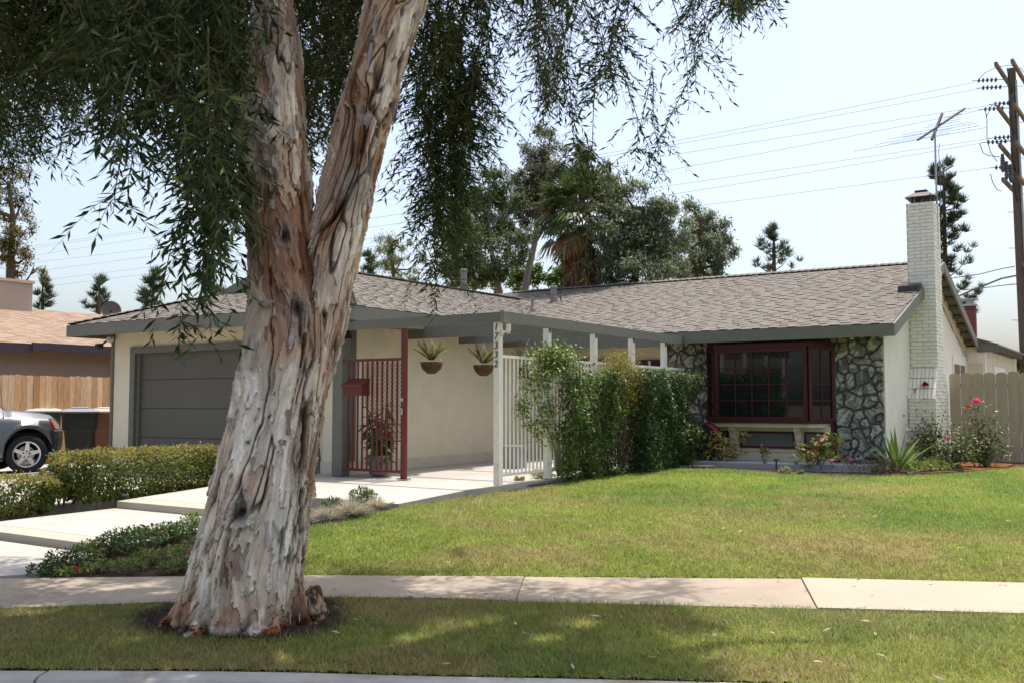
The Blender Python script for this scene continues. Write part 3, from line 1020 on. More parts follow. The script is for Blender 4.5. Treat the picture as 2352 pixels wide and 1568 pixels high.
# --- roof vents
def vent(u, v, r, h, plane, k=10, base=.1):
    # plane: 'g' garage right slope, 'm' main front slope -> where the pixel ray meets it
    d = FWD + RGT * (u - CU) / F_PX - UPV * (v - CV) / F_PX
    if plane == 'g':      # z = EG + (GX1 - x)*SL
        t = (EG + GX1 * SL - ZC) / (d[2] + d[0] * SL)
    else:                 # z = EF + (y-17.1)*SL
        t = (EF - 17.1 * SL - ZC) / (d[2] - d[1] * SL)
    p = CAMP + d * t
    mb = MB().lathe([(base, -.02), (base * .9, .05), (r * 1.25, .12), (r, .13), (r, h), (r * 1.15, h), (r * 1.15, h + .05), (r * .9, h + .06)], p, k)
    mb.build('roof_vent', PIPE, H)
vent(1065, 668, .075, .46, 'g')
vent(1272, 694, .075, .33, 'm')
vent(1223, 716, .03, .26, 'g', 8, .07)
# --- floodlights under the eaves
fl = MB().tube([(-16.62, 11.48, 2.68), (-16.72, 11.38, 2.66), (-16.78, 11.3, 2.58)], .02).lathe([(.0, -.06), (.05, -.06), (.06, .06), (.0, .06)], (-16.80, 11.26, 2.55), 10, 'y').build('floodlight', METALD, H)
MB().lathe([(.0, -.07), (.055, -.05), (.07, 0), (.055, .05), (0, .06)], (-16.6, 11.36, 2.68), 12, 'y').build('bulb', mat('frosted_bulb', (.6, .58, .52), .2, .05), fl)
MB().tube([(-10.5, 11.42, 2.68), (-10.42, 11.3, 2.66), (-10.36, 11.2, 2.6)], .02).lathe([(.02, .05), (.035, 0), (.075, -.1), (.07, -.1)], (-10.34, 11.17, 2.56), 12).build('floodlight', METALD, H)
mb = MB()
for k_ in range(2):
    pts = [(-3.85, 22.4 + i * .42 + .1 * k_, 4.0 - i * .145 - .08 * math.sin(i * .5) * k_ - .1) for i in range(11)]
    mb.tube(pts, .006, 4)
mb.build('antenna_cable', WIREM, H)

# ================================================================ PERGOLA
PG = thing('pergola', 'grey open pergola on slim white posts along the patio', 'pergola', (-7.45, 11.05, .37))
pys = [11.02, 12.31, 13.74, 15.09, 16.4]
p0 = None
for y in pys:
    b = MB().box(-7.495, -7.405, y - .045, y + .045, .365 if y < 11.3 else .38, 2.565).build('post', WHITEP, PG)
    p0 = p0 or b
for ch_, zc_ in zip('17332', (2.497, 2.372, 2.247, 2.124, 2.0)):
    cu = bpy.data.curves.new('house_number', 'FONT')
    cu.body = ch_
    cu.size = .135
    cu.extrude = .004
    cu.shear = .18
    cu.align_x = 'CENTER'
    cu.align_y = 'CENTER'
    cu.materials.append(BRONZE)
    tmp = bpy.data.objects.new('tmp_text', cu)
    COL.objects.link(tmp)
    bpy.context.view_layer.update()
    me = bpy.data.meshes.new_from_object(tmp.evaluated_get(bpy.context.evaluated_depsgraph_get()))
    bpy.data.objects.remove(tmp)
    me.name = 'house_number'
    o = bpy.data.objects.new('house_number', me)
    COL.objects.link(o)
    o.rotation_euler = (math.pi / 2, 0, 0)
    o.location = (-7.458, pys[0] - .0505, zc_)
    o.parent = p0
ml = MB().box(-7.40, -7.37, 11.0, 11.03, 2.38, 2.46).tube([(-7.38, 11.02, 2.42), (-7.33, 11.04, 2.44), (-7.32, 11.05, 2.5)], .014).lathe([(.02, -.03), (.03, 0), (.035, .1), (.02, .1)], (-7.31, 11.06, 2.44), 10).build('motion_light', WHITEP, p0)
MB().box(-10.45, -7.36, 10.96, 11.0, 2.565, 2.70).build('front_beam', TRIM, PG)
MB().box(-7.40, -7.355, 11.0, 17.04, 2.565, 2.715).build('side_beam', TRIM, PG)
for y in pys[1:]:
    MB().box(-10.1, -7.40, y - .03, y + .03, 2.50, 2.70).build('rafter', TRIM, PG)
MB().box(-10.06, -9.72, 11.0, 17.0, 2.64, 2.70).build('ledger', TRIM, PG)
MB().box(-10.60, -10.40, 11.12, 11.30, .36, 2.70).build('grey_post', TRIM, PG)

# white railing between the pergola posts
FN = thing('white_railing', 'white metal railing of thin upright bars between the pergola posts', 'railing', (-7.45, 13.7, .4))
spans = [(11.065, 12.265), (12.355, 13.695), (13.785, 15.045), (15.135, 16.355), (16.445, 17.3)]
for a, b in spans:
    mb = MB()
    mb.box(-7.47, -7.43, a, b, 2.09, 2.13)
    mb.box(-7.47, -7.43, a, b, .48, .515)
    n = round((b - a) / .1)
    for i in range(n):
        y = a + (b - a) * (i + .5) / n
        mb.box(-7.46, -7.44, y - .011, y + .011, .515, 2.09)
    mb.build('railing_panel', WHITEP, FN)

# red gate
GT = thing('red_gate', 'dark red metal gate with upright bars and diamond mesh beside garage', 'gate', (-9.2, 11.15, .37))
MB().box(-9.235, -9.165, 11.115, 11.185, .38, 2.56).box(-9.29, -9.11, 11.09, 11.21, .366, .38).build('gate_post', GATEM, GT)
gf = MB().box(-10.4, -9.235, 11.13, 11.17, 2.10, 2.14).box(-10.4, -9.235, 11.13, 11.17, .455, .49)
gf.build('gate_rail', GATEM, GT)
bx = [-10.30 + i * .0965 for i in range(11)]
mb = MB()
for x in bx:
    mb.box(x - .011, x + .011, 11.139, 11.161, .49, 2.10)
mb.build('gate_bar', GATEM, GT)
mb = MB()
zlow = lambda x: .92 + .5 * math.exp(-((x + 9.98) / .26) ** 2) if x > -10.0 else 1.42
pts = [(x, 11.15, zlow(x)) for x in np.linspace(-9.99, -9.235, 14)]
mb.tube(pts, .011, 5)
x0, x1 = -9.98, -9.235
for s in (-1, 1):
    for k in np.arange(-3.2, 3.2, .062):
        # strand z = k + s*1.8*(x-x0)
        xs_ = np.linspace(x0, x1, 40)
        zs_ = 1.3 + k + s * 2.0 * (xs_ - x0)
        ok_ = (zs_ < 2.1) & (zs_ > np.array([zlow(q) for q in xs_]))
        if ok_.sum() > 1:
            i0, i1 = np.where(ok_)[0][[0, -1]]
            mb.bar((xs_[i0], 11.164, zs_[i0]), (xs_[i1], 11.164, zs_[i1]), .0045, .003, up=(0, 1, 0))
mb.build('mesh_screen', GATEM, GT)
MB().lathe([(.02, -.03), (.028, -.02), (.028, .0), (.01, .01)], (-9.2, 11.1, 1.52), 10, 'y').box(-9.215, -9.185, 11.09, 11.11, 1.3, 1.4).build('latch', METALG, GT)
# mailbox hung on the bars
mbx = thing('mailbox', 'dark red letterbox with sloping lid hung on the gate bars', 'mailbox', (-10.02, 11.06, 1.58))
MB().extr([(10.95, 1.585), (11.125, 1.585), (11.125, 1.82), (10.95, 1.745)], 'x', -10.23, -9.85).build('box', GATEM, mbx)
MB().add([(-10.245, 10.93, 1.735), (-9.835, 10.93, 1.735), (-9.835, 11.13, 1.832), (-10.245, 11.13, 1.832), (-10.245, 10.93, 1.75), (-9.835, 10.93, 1.75), (-9.835, 11.13, 1.847), (-10.245, 11.13, 1.847)],
         [(0, 3, 2, 1), (4, 5, 6, 7), (0, 1, 5, 4), (1, 2, 6, 5), (2, 3, 7, 6), (3, 0, 4, 7)]).box(-10.245, -9.835, 10.93, 10.945, 1.70, 1.735).build('lid', GATEM, mbx)

# ================================================================ THE STREET TREE
TD = 6.6
TT = thing('paperbark_tree', 'big street tree with peeling cream bark, forked trunk and drooping leaves', 'tree', (-5.28, 4.72, 0))
E1 = RGT.copy()
E2 = np.array([-math.sin(-YAW), math.cos(-YAW), 0.0])
E2 = np.array([math.sin(YAW), math.cos(YAW), 0.0])


def bark_tube(rows, depth_fn, nth, nrow, seed, flare=0.0, name='trunk', disp=1.0):
    rows = np.array(rows, float)
    o = np.argsort(rows[:, 0])
    rows = rows[o]
    vs = np.linspace(rows[-1, 0], rows[0, 0], nrow)
    # smooth profile
    def sm(c):
        y = np.interp(vs, rows[:, 0], rows[:, c])
        k = max(3, nrow // 40) | 1
        return np.convolve(np.pad(y, k // 2, mode='edge'), np.ones(k) / k, 'valid')
    xl, xr = sm(1), sm(2)
    dep = np.array([depth_fn(v) for v in vs])
    cen = np.array([at((a + b) / 2, v, d) for a, b, v, d in zip(xl, xr, vs, dep)])
    rad = (xr - xl) / 2 * dep / F_PX * .985
    th = np.linspace(0, 2 * math.pi, nth, endpoint=False)
    R0 = rad[:, None] * np.ones(nth)
    zc = cen[:, 2]
    if flare:
        lobes = .5 + .5 * np.cos(th * 7 + 1.1 + .8 * np.sin(th * 2)) * (.6 + .4 * np.sin(3 * th + seed))
        R0 = R0 * (1 + flare * np.exp(-np.clip(zc, 0, None) / .16)[:, None] * (lobes[None, :] - .45))
    cx_, sx_ = np.cos(th), np.sin(th)
    P = cen[:, None, :] + R0[..., None] * (cx_[None, :, None] * E1 + sx_[None, :, None] * E2)
    nrm = (cx_[:, None] * E1 + sx_[:, None] * E2)[None].repeat(nrow, 0)
    A = np.stack([cx_[None, :] * R0, sx_[None, :] * R0, zc[:, None] * np.ones(nth)], -1).reshape(-1, 3)
    # bark in layered vertical plates
    warp = fbm(A * (3, 3, 1.6), 3, seed + 50) - .5
    B = A + np.stack([warp * .22, warp * -.18, warp * .5], -1)
    n1 = fbm(B * (7, 7, 1.5), 4, seed)
    n2 = fbm(B * (16, 16, 2.6) + 5, 4, seed + 9)
    big = fbm(A * (2.2, 2.2, .9) + 3, 3, seed + 20)
    lay = (n1 * .66 + n2 * .34 - .29) / .42 * 4.2 + (big - .5) * 3.2 + .25
    lay = np.clip(lay, 0, 4.999)
    lev = np.floor(lay)
    fr = lay - lev
    step = lev + sstep(.0, .13, fr)                          # sharp lower lip, flat plate
    curl = np.exp(-((fr - .12) / .07) ** 2)                  # lifted edge of each sheet
    fine = fbm(B * (60, 60, 6), 3, seed + 3)
    crack = np.abs(fbm(B * (10, 10, 1.0) + 11, 3, seed + 31) - .5)
    crk = 1 - sstep(.006, .034, crack)
    crk = crk * sstep(.32, .52, fbm(A * (3, 3, 1.2) + 40, 2, seed + 60))
    knot = np.zeros(len(A))
    d = (step * .0105 + curl * .008 + (fine - .5) * .007 - crk * .03) * disp + (big - .5) * .05 * disp - (.030 if name == 'trunk' else .016)
    # knots and holes, placed on the camera side of the stem by height and angle
    S_ = sstep
    seam0 = np.abs(fbm(B * (7, 7, .42) + 71, 3, seed + 37) - .5)
    d = d - .03 * disp * (1 - sstep(.005, .03, seam0)) * sstep(.3, .5, fbm(A * (2, 2, 1.0) + 14, 2, seed + 66))
    hole = np.zeros(len(A))
    ths = np.tile(th, nrow)
    zz = np.repeat(zc, nth)
    for (kv, ka, kr, kh, dark) in KN.get(name, []):
        kz = zc[np.argmin(np.abs(vs - kv))]
        dd = np.hypot((((ths - ka + math.pi) % (2 * math.pi)) - math.pi) * rad.mean() * 1.0, (zz - kz) * .62) / kr
        ring = np.exp(-((dd - 1) / .35) ** 2)
        core_ = np.exp(-(dd / .7) ** 2)
        d = d + ring * kh + core_ * (-kh * 1.1 if dark else kh * .6) + (fbm(A * 26, 3, 71) - .5) * .06 * np.exp(-(dd / 1.3) ** 2)
        core_ = core_ * sstep(.25, .6, fbm(B * (22, 22, 7) + kv, 3, 91) + .35 * (core_ - .4))
        hole = np.maximum(hole, core_ * dark)
        knot = np.maximum(knot, np.exp(-(dd / 1.2) ** 2))
    P = P.reshape(-1, 3) + nrm.reshape(-1, 3) * d[:, None]
    pal = np.array([(.13, .058, .032), (.27, .15, .09), (.45, .33, .24), (.56, .475, .385), (.66, .605, .53)])
    low = np.array([(.10, .065, .045), (.25, .185, .14), (.42, .365, .30), (.49, .445, .385), (.60, .57, .515)])
    hgt = sstep(1.5, 2.6, zz)[:, None]
    li = lev.astype(int)
    c = pal[li] * hgt + low[li] * (1 - hgt)
    blotch = fbm(B * (5, 5, 2.2) + 80, 4, seed + 77)
    c = c * (1 - .55 * sstep(.52, .72, blotch)[:, None]) + np.array([.33, .20, .13]) * .55 * sstep(.52, .72, blotch)[:, None]
    c = c * (.55 + .9 * fine)[:, None]
    c = c * (1 - .68 * np.exp(-(fr / .055) ** 2) * (lev > 0))[:, None]
    seam = np.abs(fbm(B * (7, 7, .42) + 71, 3, seed + 37) - .5)
    sm_ = (1 - sstep(.005, .03, seam)) * sstep(.3, .5, fbm(A * (2, 2, 1.0) + 14, 2, seed + 66))
    c = c * (1 - .8 * sm_)[:, None]
    grey = (sstep(.5, .7, fbm(A * (4, 4, 1.5) + 60, 3, seed + 90)) * .35)[:, None]
    c = c * (1 - grey) + np.array([.36, .35, .33]) * (.7 + .5 * fine)[:, None] * grey
    c = c * (1 - .82 * crk)[:, None]
    c = c * np.array([1.16, 1.09, .99]) * (1.2 + .2 * (1 - hgt))
    kg = (knot * .6)[:, None]
    c = c * (1 - kg) + np.array([.36, .34, .31]) * (.5 + 1.0 * fbm(A * (30, 30, 14), 3, 5))[:, None] * kg
    c = c * (1 - .9 * hole)[:, None]
    if flare:
        k = np.exp(-np.clip(zz - .03, 0, None) / .075) * sstep(.42, .54, fbm(A * (13, 13, 9) + 4, 3, 15))
        c = c * (1 - k)[:, None] + np.array([.34, .105, .025]) * (.5 + fine)[:, None] * k[:, None]
        k2 = np.exp(-np.clip(zz - .03, 0, None) / .13) * sstep(.44, .52, fbm(A * (11, 11, 4) + 24, 3, 19))
        c = c * (1 - .88 * k2)[:, None]
    ii = np.arange(nrow * nth).reshape(nrow, nth)
    jj = np.roll(ii, -1, 1)
    Fq = np.stack([ii[:-1], jj[:-1], jj[1:], ii[1:]], -1).reshape(-1, 4)
    ob = mk(name, P, Fq, BARK, TT, c, smooth=False)
    return ob, P.reshape(nrow, nth, 3), nrm, cen, rad, vs


FRONT = -math.pi / 2                       # angle of the ring that faces the street
KN = {'trunk': [(360, FRONT - .15, .085, .03, 0), (60, FRONT + .15, .06, .03, .0), (555, FRONT + .25, .05, .02, 1), (715, FRONT + .45, .06, .012, 1), (1165, FRONT - .1, .055, .02, .9), (395, FRONT - .05, .10, .035, 0), (1010, FRONT - .2, .012, .0, 1), (955, FRONT + .1, .01, 0, 1), (1050, FRONT - .05, .012, 0, 1)],
      'stem': [(130, FRONT - .3, .035, .012, .9), (275, FRONT + .1, .03, .01, .3), (440, FRONT + .1, .05, .014, 0)]}
ROWS = [(1500, 398, 712), (1470, 400, 706), (1440, 404, 706), (1400, 414, 706), (1350, 428, 704), (1300, 441, 702), (1200, 468, 713), (1100, 490, 727), (1000, 514, 740), (900, 535, 755), (800, 552, 770), (700, 563, 760), (600, 575, 735),
        (500, 567, 722), (400, 556, 712), (300, 552, 702), (200, 560, 696), (100, 573, 688), (0, 590, 672), (-200, 610, 665), (-500, 640, 675)]
trunk, TP, TN, Tcen, Trad, Tvs = bark_tube(ROWS, lambda v: TD, 340, 760, 3, flare=.5, name='trunk')
ROWS2 = [(1020, 630, 735), (900, 645, 752), (800, 660, 776), (700, 678, 795), (600, 700, 815), (500, 725, 840), (400, 745, 866), (300, 770, 889), (200, 800, 916), (100, 828, 941), (0, 852, 966), (-200, 915, 1015), (-500, 1010, 1090)]
stem, SP, SN_, Scen, Srad, Svs = bark_tube(ROWS2, lambda v: TD + .06, 260, 560, 44, name='stem')
BR = MB()
# root lump at the right of the base
rl = at(714, 1385, 6.72)
mbr = MB()
V, Fs, C = [], [], []
nu, nv = 40, 26
for i in range(nu):
    for j in range(nv):
        a, b = 2 * math.pi * i / nu, math.pi * j / (nv - 1)
        V.append((math.cos(a) * math.sin(b), math.sin(a) * math.sin(b), math.cos(b)))
V = np.array(V)
nn = fbm(V * 2.2 + 3, 4, 9)
nf = fbm(V * 9, 3, 19)
pos = V * (.5 + .75 * nn + .2 * nf)[:, None] * (.10, .14, .14)
pos = pos[:, :1] * E1 + pos[:, 1:2] * E2 + pos[:, 2:3] * np.array([0, 0, 1]) + np.array([rl[0], rl[1], .07])
Fs = [(i * nv + j, ((i + 1) % nu) * nv + j, ((i + 1) % nu) * nv + j + 1, i * nv + j + 1) for i in range(nu) for j in range(nv - 1)]
c = np.where((fbm(V * 4 + 9, 3, 29) > .5)[:, None], np.array([.34, .22, .13]), np.array([.07, .05, .04])) * (.4 + 1.2 * nf)[:, None]
mk('root_burl', pos, np.array(Fs), BARK, TT, c, smooth=True)

# loose curling sheets of bark
def flakes(P, nrm, cen, n, seed, szs, r0, r1):
    rg = np.random.default_rng(seed)
    nrow, nth = P.shape[:2]
    V, Fs, C = [], [], []
    for _ in range(n):
        i, j = int(rg.uniform(r0, r1) * nrow), int(rg.uniform(.5, 1.0) * nth) % nth
        if rg.uniform() < .35:
            j = int((.5 + rg.choice([0.0, .5]) + rg.normal(0, .05)) * nth) % nth
        p = P[min(i, nrow - 1), j]
        nv = nrm[0, j]
        tv = unit(np.cross((0, 0, 1), nv))
        w, h = rg.uniform(*szs) * rg.uniform(.5, 1.1), rg.uniform(*szs) * rg.uniform(1.6, 4.5)
        up = np.array([0, 0, 1.0]) + tv * rg.normal(0, .12)
        lift = rg.uniform(.05, .45) * h * .4
        flip = -1 if rg.uniform() < .62 else 1
        base = np.array([(.58, .53, .46), (.50, .42, .34), (.40, .28, .20), (.55, .50, .46)])[rg.integers(4)]
        k0 = len(V)
        A_, B_ = 4, 6
        ph = rg.uniform(0, 6)
        for a in range(A_ + 1):
            for b in range(B_ + 1):
                s, t = a / A_ - .5, b / B_
                ed = (1 + .3 * math.sin(ph + 9 * t)) * (1 - .35 * t * t)
                q = p + tv * w * s * ed + up * flip * h * t + nv * (.004 + lift * t ** 2.2 + .12 * w * math.sin(ph + 5 * s) * t + rg.uniform(0, .002))
                V.append(q); C.append(base * (.62 + .25 * rg.uniform()))
        for a in range(A_):
            for b in range(B_):
                k = k0 + a * (B_ + 1) + b
                Fs.append((k, k + 1, k + B_ + 2, k + B_ + 1))
    return V, Fs, C
FV, FF, FC = [], [], []
for args in ((TP, TN, Tcen, 130, 5, (.015, .06), .03, .98), (SP, SN_, Scen, 75, 6, (.012, .05), .3, .95)):
    a, b, c = flakes(*args)
    o_ = len(FV)
    FV += a; FF += [tuple(i + o_ for i in f) for f in b]; FC += c
mk('peeling_bark', np.array(FV), np.array(FF), BARK, TT, np.array(FC), smooth=True)['kind'] = 'stuff'
# one big loose sheet on the right stem, one on the left flank
def sheet(p, w, h, out, tilt):
    V, Fs, C = [], [], []
    for a in range(9):
        for b in range(9):
            s, t = a / 8 - .5, b / 8
            q = np.array(p) + E1 * (w * s * (1 - .4 * t) + tilt * t * h) - np.array([0, 0, 1]) * h * t - E2 * (out * math.sin(1.6 * t) + .02 * math.sin(9 * s + 4 * t))
            V.append(q); C.append(np.array([.38, .30, .235]) * RG.uniform(.7, 1.1))
    Fs = [(a * 9 + b, a * 9 + b + 1, a * 9 + b + 10, a * 9 + b + 9) for a in range(8) for b in range(8)]
    return V, Fs, C
for (u, v, w, h, out, tilt) in ((838, 262, .10, .09, .05, .25), (908, 232, .05, .16, .05, 0), (545, 262, .06, .22, .03, .25), (610, 690, .12, .05, .04, 0)):
    a, b, c = sheet(at(u, v, TD - .28 if u in (838, 610) else TD), w, h, out, tilt)
    mk('peeling_bark', np.array(a), np.array(b), BARK, TT, np.array(c), smooth=True)

# limbs above the frame
LM = MB()
tipA, tipB = Tcen[-1], Scen[-1]
LIMBS = []
for (s, d, L) in ((tipA, (-1.6, .6, .9), 4.2), (tipA, (-.2, 1.6, 1.0), 4.0), (tipA, (-1.2, -.9, 1.1), 3.0), (tipA, (.3, .3, 1.6), 3.0), (tipB, (1.4, 1.6, .8), 4.4), (tipB, (.5, 2.0, .9), 4.6), (tipB, (1.6, .3, 1.1), 3.2), (tipB, (.1, -1.0, 1.3), 2.6)):
    d = unit(d)
    pts = [np.array(s) - d * .3 + d * L * t + np.array([0, 0, -.10 * L * t * t]) + RG.normal(0, .05, 3) * (t > 0) for t in np.linspace(0, 1, 8)]
    LM.tube(pts, np.linspace(.13, .03, 8), 8, (.36, .28, .22))
    LIMBS.append(pts)
LM.build('limb', BARK, TT)

# hanging leafy strands: (u at tip, v at tip, depth, length, leaf count density)
TPAL = [(.040, .072, .018), (.06, .098, .026), (.03, .056, .015), (.09, .125, .035), (.045, .074, .022), (.13, .155, .05)]
LC, LD, LN, LL, LW = [], [], [], [], []
TW = MB()
def strand(tip, L, leafL, spread=.42, side=None, dens=1.0):
    """a weeping shoot that ends at tip, coming from above; leaves alternate along it and on short side shoots"""
    side = unit(np.array([RG.normal(), RG.normal(), 0.0])) if side is None else side
    n = max(6, int(L / .08))
    t = np.linspace(0, 1, n)
    ph = RG.uniform(0, 6, 2)
    pts = tip[None] + np.outer(1 - t, [0, 0, L]) + np.outer((1 - t) ** 1.7, side) * L * spread
    pts = pts + np.stack([np.sin(t * 5 + ph[0]), np.sin(t * 4 + ph[1]), 0 * t], -1) * .03
    TW.tube(pts, np.linspace(.006, .0018, n), 3, (.12, .085, .06), cap=False)
    def leafrow(q, m):
        tt = np.gradient(q, axis=0)
        tt = unit(tt)
        s = np.linspace(0, len(q) - 1, m)
        i = np.clip(s.astype(int), 0, len(q) - 2)
        f = (s - i)[:, None]
        C = q[i] * (1 - f) + q[i + 1] * f
        T = tt[i]
        a = np.arange(m) * 2.4 + RG.uniform(0, 6)
        O = np.stack([np.cos(a), np.sin(a), np.zeros(m)], -1)
        D = unit(T * RG.uniform(.5, 1.1, (m, 1)) + O * RG.uniform(.45, .95, (m, 1)) + RG.normal(0, .15, (m, 3)))
        LC.append(C); LD.append(D); LN.append(unit(np.cross(D, RG.normal(size=(m, 3)))))
        l = leafL * RG.uniform(.65, 1.25, m)
        LL.append(l); LW.append(l * RG.uniform(.16, .24, m))
    leafrow(pts, int(L / .026 * dens))
    for k in range(int(L / .15 * dens)):
        i = RG.integers(1, n - 1)
        a = RG.uniform(0, 6.28)
        l = RG.uniform(.14, .46)
        dv = np.array([math.cos(a) * .85, math.sin(a) * .85, -.25])
        q = np.array([pts[i] + dv * l * s + np.array([0, 0, -.5 * l * s * s]) for s in np.linspace(0, 1, 5)])
        TW.tube(q, np.linspace(.003, .0012, 5), 3, (.12, .085, .06), cap=False)
        leafrow(q, int(l / .024 * dens))


def env(u, pts):
    return float(np.interp(u, [p[0] for p in pts], [p[1] for p in pts]))
def clump(u0, u1, pts, depth, n, leafL, dens=1.0, lmax=1.6, jit=.9):
    gc = RG.uniform(u0, u1, max(4, int(n / 12)))
    for _ in range(n):
        u = float(np.clip(gc[RG.integers(len(gc))] + RG.normal(0, 9), u0, u1))
        v = env(u, pts) * (RG.uniform(0, 1) ** .6) * 1.0 - 20
        if v < -60:
            continue
        tip = at(u, v, depth + RG.normal(0, jit))
        strand(tip, RG.uniform(.5, lmax), leafL, dens=dens)


L1 = [(-140, 430), (20, 470), (60, 400), (110, 380), (150, 340), (178, 345), (188, 240)]
clump(150, 260, [(150, 150), (205, 215), (260, 150)], 8.0, 26, .085, .9, 1.2, .5)
clump(-140, 188, L1, 8.8, 140, .085, 1.0)
L2 = [(120, 150), (200, 240), (232, 372), (262, 430), (300, 520), (335, 610), (380, 680), (420, 730), (450, 770), (480, 720), (520, 600), (548, 480)]
clump(225, 552, [(a, b * .55) for a, b in L2], 7.2, 85, .095, .95, 1.3, .8)
clump(235, 552, L2, 6.2, 85, .098, .95, 1.1, .4)
for u, v, d, l in ((335, 792, 6.0, 1.1), (395, 800, 6.1, 1.2), (440, 775, 6.0, 1.4), (250, 492, 5.8, .9), (300, 470, 5.9, .9), (470, 690, 6.2, 1.3), (510, 640, 6.2, 1.3), (262, 395, 5.9, .8)):
    strand(at(u, v, d), l, .10)
L3 = [(690, 430), (735, 410), (770, 330), (800, 250), (830, 120)]
clump(560, 830, L3, 8.8, 120, .082)
L4 = [(900, 150), (915, 300), (950, 310), (985, 330), (1020, 250), (1090, 130), (1125, 50), (1150, 20)]
clump(910, 1120, L4, 8.4, 50, .076)
for u, v, l in ((975, 600, 2.2), (1000, 690, 2.6), (1015, 640, 2.4), (1040, 560, 2.1), (1060, 600, 2.2), (1075, 500, 1.8), (1000, 520, 1.8), (1030, 470, 1.6), (985, 470, 1.6), (1050, 420, 1.6), (1085, 420, 1.4), (1035, 640, 2.4), (1015, 560, 2.0), (1045, 500, 2.), (1110, 352, 1.2), (1060, 460, 2.), (1020, 600, 2.2), (990, 640, 2.3)):
    strand(at(u + RG.normal(0, 6), v, 8.6 + RG.normal(0, .3)), l * .9, .08, .18, dens=1.5)
    strand(at(u + RG.normal(0, 12), v - RG.uniform(20, 160), 8.7 + RG.normal(0, .3)), l * .8, .08, .18, dens=1.3)
L5 = [(1165, 120), (1185, 290), (1230, 330), (1280, 350), (1330, 400), (1380, 340), (1420, 280), (1450, 200)]
clump(1195, 1440, [(a, b * .86) for a, b in L5], 8.0, 56, .074)
strand(at(1338, 560, 7.8), 1.8, .085, .1, dens=1.1)
strand(at(1345, 640, 7.8), 2.0, .085, .12, dens=.9)
strand(at(1325, 520, 7.9), 1.6, .085, .12)
L6 = [(1440, 240), (1470, 380), (1495, 420), (1530, 390), (1570, 300), (1610, 230), (1650, 160), (1690, 70), (1740, 20)]
clump(1455, 1735, L6, 8.2, 60, .072)
for u, v, l in ((1490, 440, 1.4), (1465, 390, 1.2), (1520, 400, 1.2), (1505, 425, 1.3)):
    strand(at(u, v, 8.2), l * .85, .073)
# the crown above the picture, which throws the shade on the strip
nC = 85000
dirs = rnd_dirs(nC) * (RG.uniform(.15, 1, (nC, 1)) ** .4)
cl = np.array([(-8.2, 5.2, 5.6, 1.6), (-6.6, 6.0, 6.2, 1.8), (-5.0, 6.2, 6.6, 1.8), (-4.2, 7.0, 6.2, 1.6), (-3.1, 6.7, 6.1, 1.4), (-5.6, 4.6, 6.6, 1.8), (-4.0, 5.0, 6.4, 1.6), (-2.7, 5.7, 6.0, 1.2), (-7.4, 4.0, 6.0, 1.6), (-9.2, 3.6, 5.8, 1.4), (-2.9, 6.9, 6.2, 1.2), (-6.4, 3.8, 6.2, 1.5)])
w = cl[RG.integers(0, len(cl), nC)]
C = w[:, :3] + dirs * w[:, 3:4] * (1, 1, .7)
gaps = fbm(C * 1.1, 3, 61) > .37
C = C[gaps]
D = unit(np.stack([RG.normal(0, .6, len(C)), RG.normal(0, .6, len(C)), RG.normal(-.7, .4, len(C))], -1))
LC.append(C); LD.append(D); LN.append(unit(np.cross(D, RG.normal(size=(len(C), 3)))))
l = RG.uniform(.11, .19, len(C)); LL.append(l); LW.append(l * .32)
C, D, N_, l, w = map(np.concatenate, (LC, LD, LN, LL, LW))
# openings in the crown through which the sun reaches the strip and the sidewalk
hit = C - SUNV * (C[:, 2] / SUNV[2])[:, None]
open_ = np.zeros(len(C), bool)
for u, v, r in ((1020, 1440, .26), (1130, 1425, .16), (940, 1475, .16), (60, 1405, .22), (250, 1352, .15), (330, 1345, .16), (160, 1345, .12), (370, 1365, .10), (860, 1345, .16), (1010, 1350, .20), (1250, 1470, .15), (620, 1520, .14), (250, 1480, .13), (1330, 1430, .16), (1090, 1345, .15)):
    q = on_z(u, v, 0)
    open_ |= np.hypot(hit[:, 0] - q[0], (hit[:, 1] - q[1]) * .8) < r * (.7 + .6 * RG.uniform(size=len(C)))
keep = ~(open_ & (C[:, 2] > 4.2))
C, D, N_, l, w = C[keep], D[keep], N_[keep], l[keep], w[keep]
foliage('foliage', C, D, N_, l, w, TPAL, TLEAF, TT, .25)
TW.build('twigs', mat('twig_bark', rough=.9, var=.1, attr=True), TT)
print('tree leaves', len(C))

# ================================================================ PLANTS NEAR THE HOUSE
def base_on(p): return np.array([p[0], p[1], float(gz(p[0], p[1]))])


def leafy(name, parent, C, L, W, pal, m=None, jit=.2, outward=None, droop=-.1, fold=.15):
    n = len(C)
    D = rnd_dirs(n) * .8 + np.array([0, 0, droop])
    if outward is not None:
        D = D + outward * .8
    D = unit(D)
    N_ = unit(rnd_dirs(n) * .7 + np.array([0, 0, 1.0]) + (0 if outward is None else outward * .5))
    return foliage(name, C, D, N_, L * RG.uniform(.6, 1.3, n), W * RG.uniform(.7, 1.3, n), pal, m or LEAF, parent, jit, fold)


def stems(parent, base, tips, r=.006, colr=(.14, .10, .06), name='stem'):
    mb = MB()
    for t in tips:
        b = np.array(base) + np.array([RG.normal(0, .03), RG.normal(0, .03), 0])
        mid = (b + t) / 2 + RG.normal(0, .04, 3)
        mb.tube([b, mid, t], [r, r * .8, r * .4], 4, colr)
    return mb.build(name, mat('twig_bark'), parent)


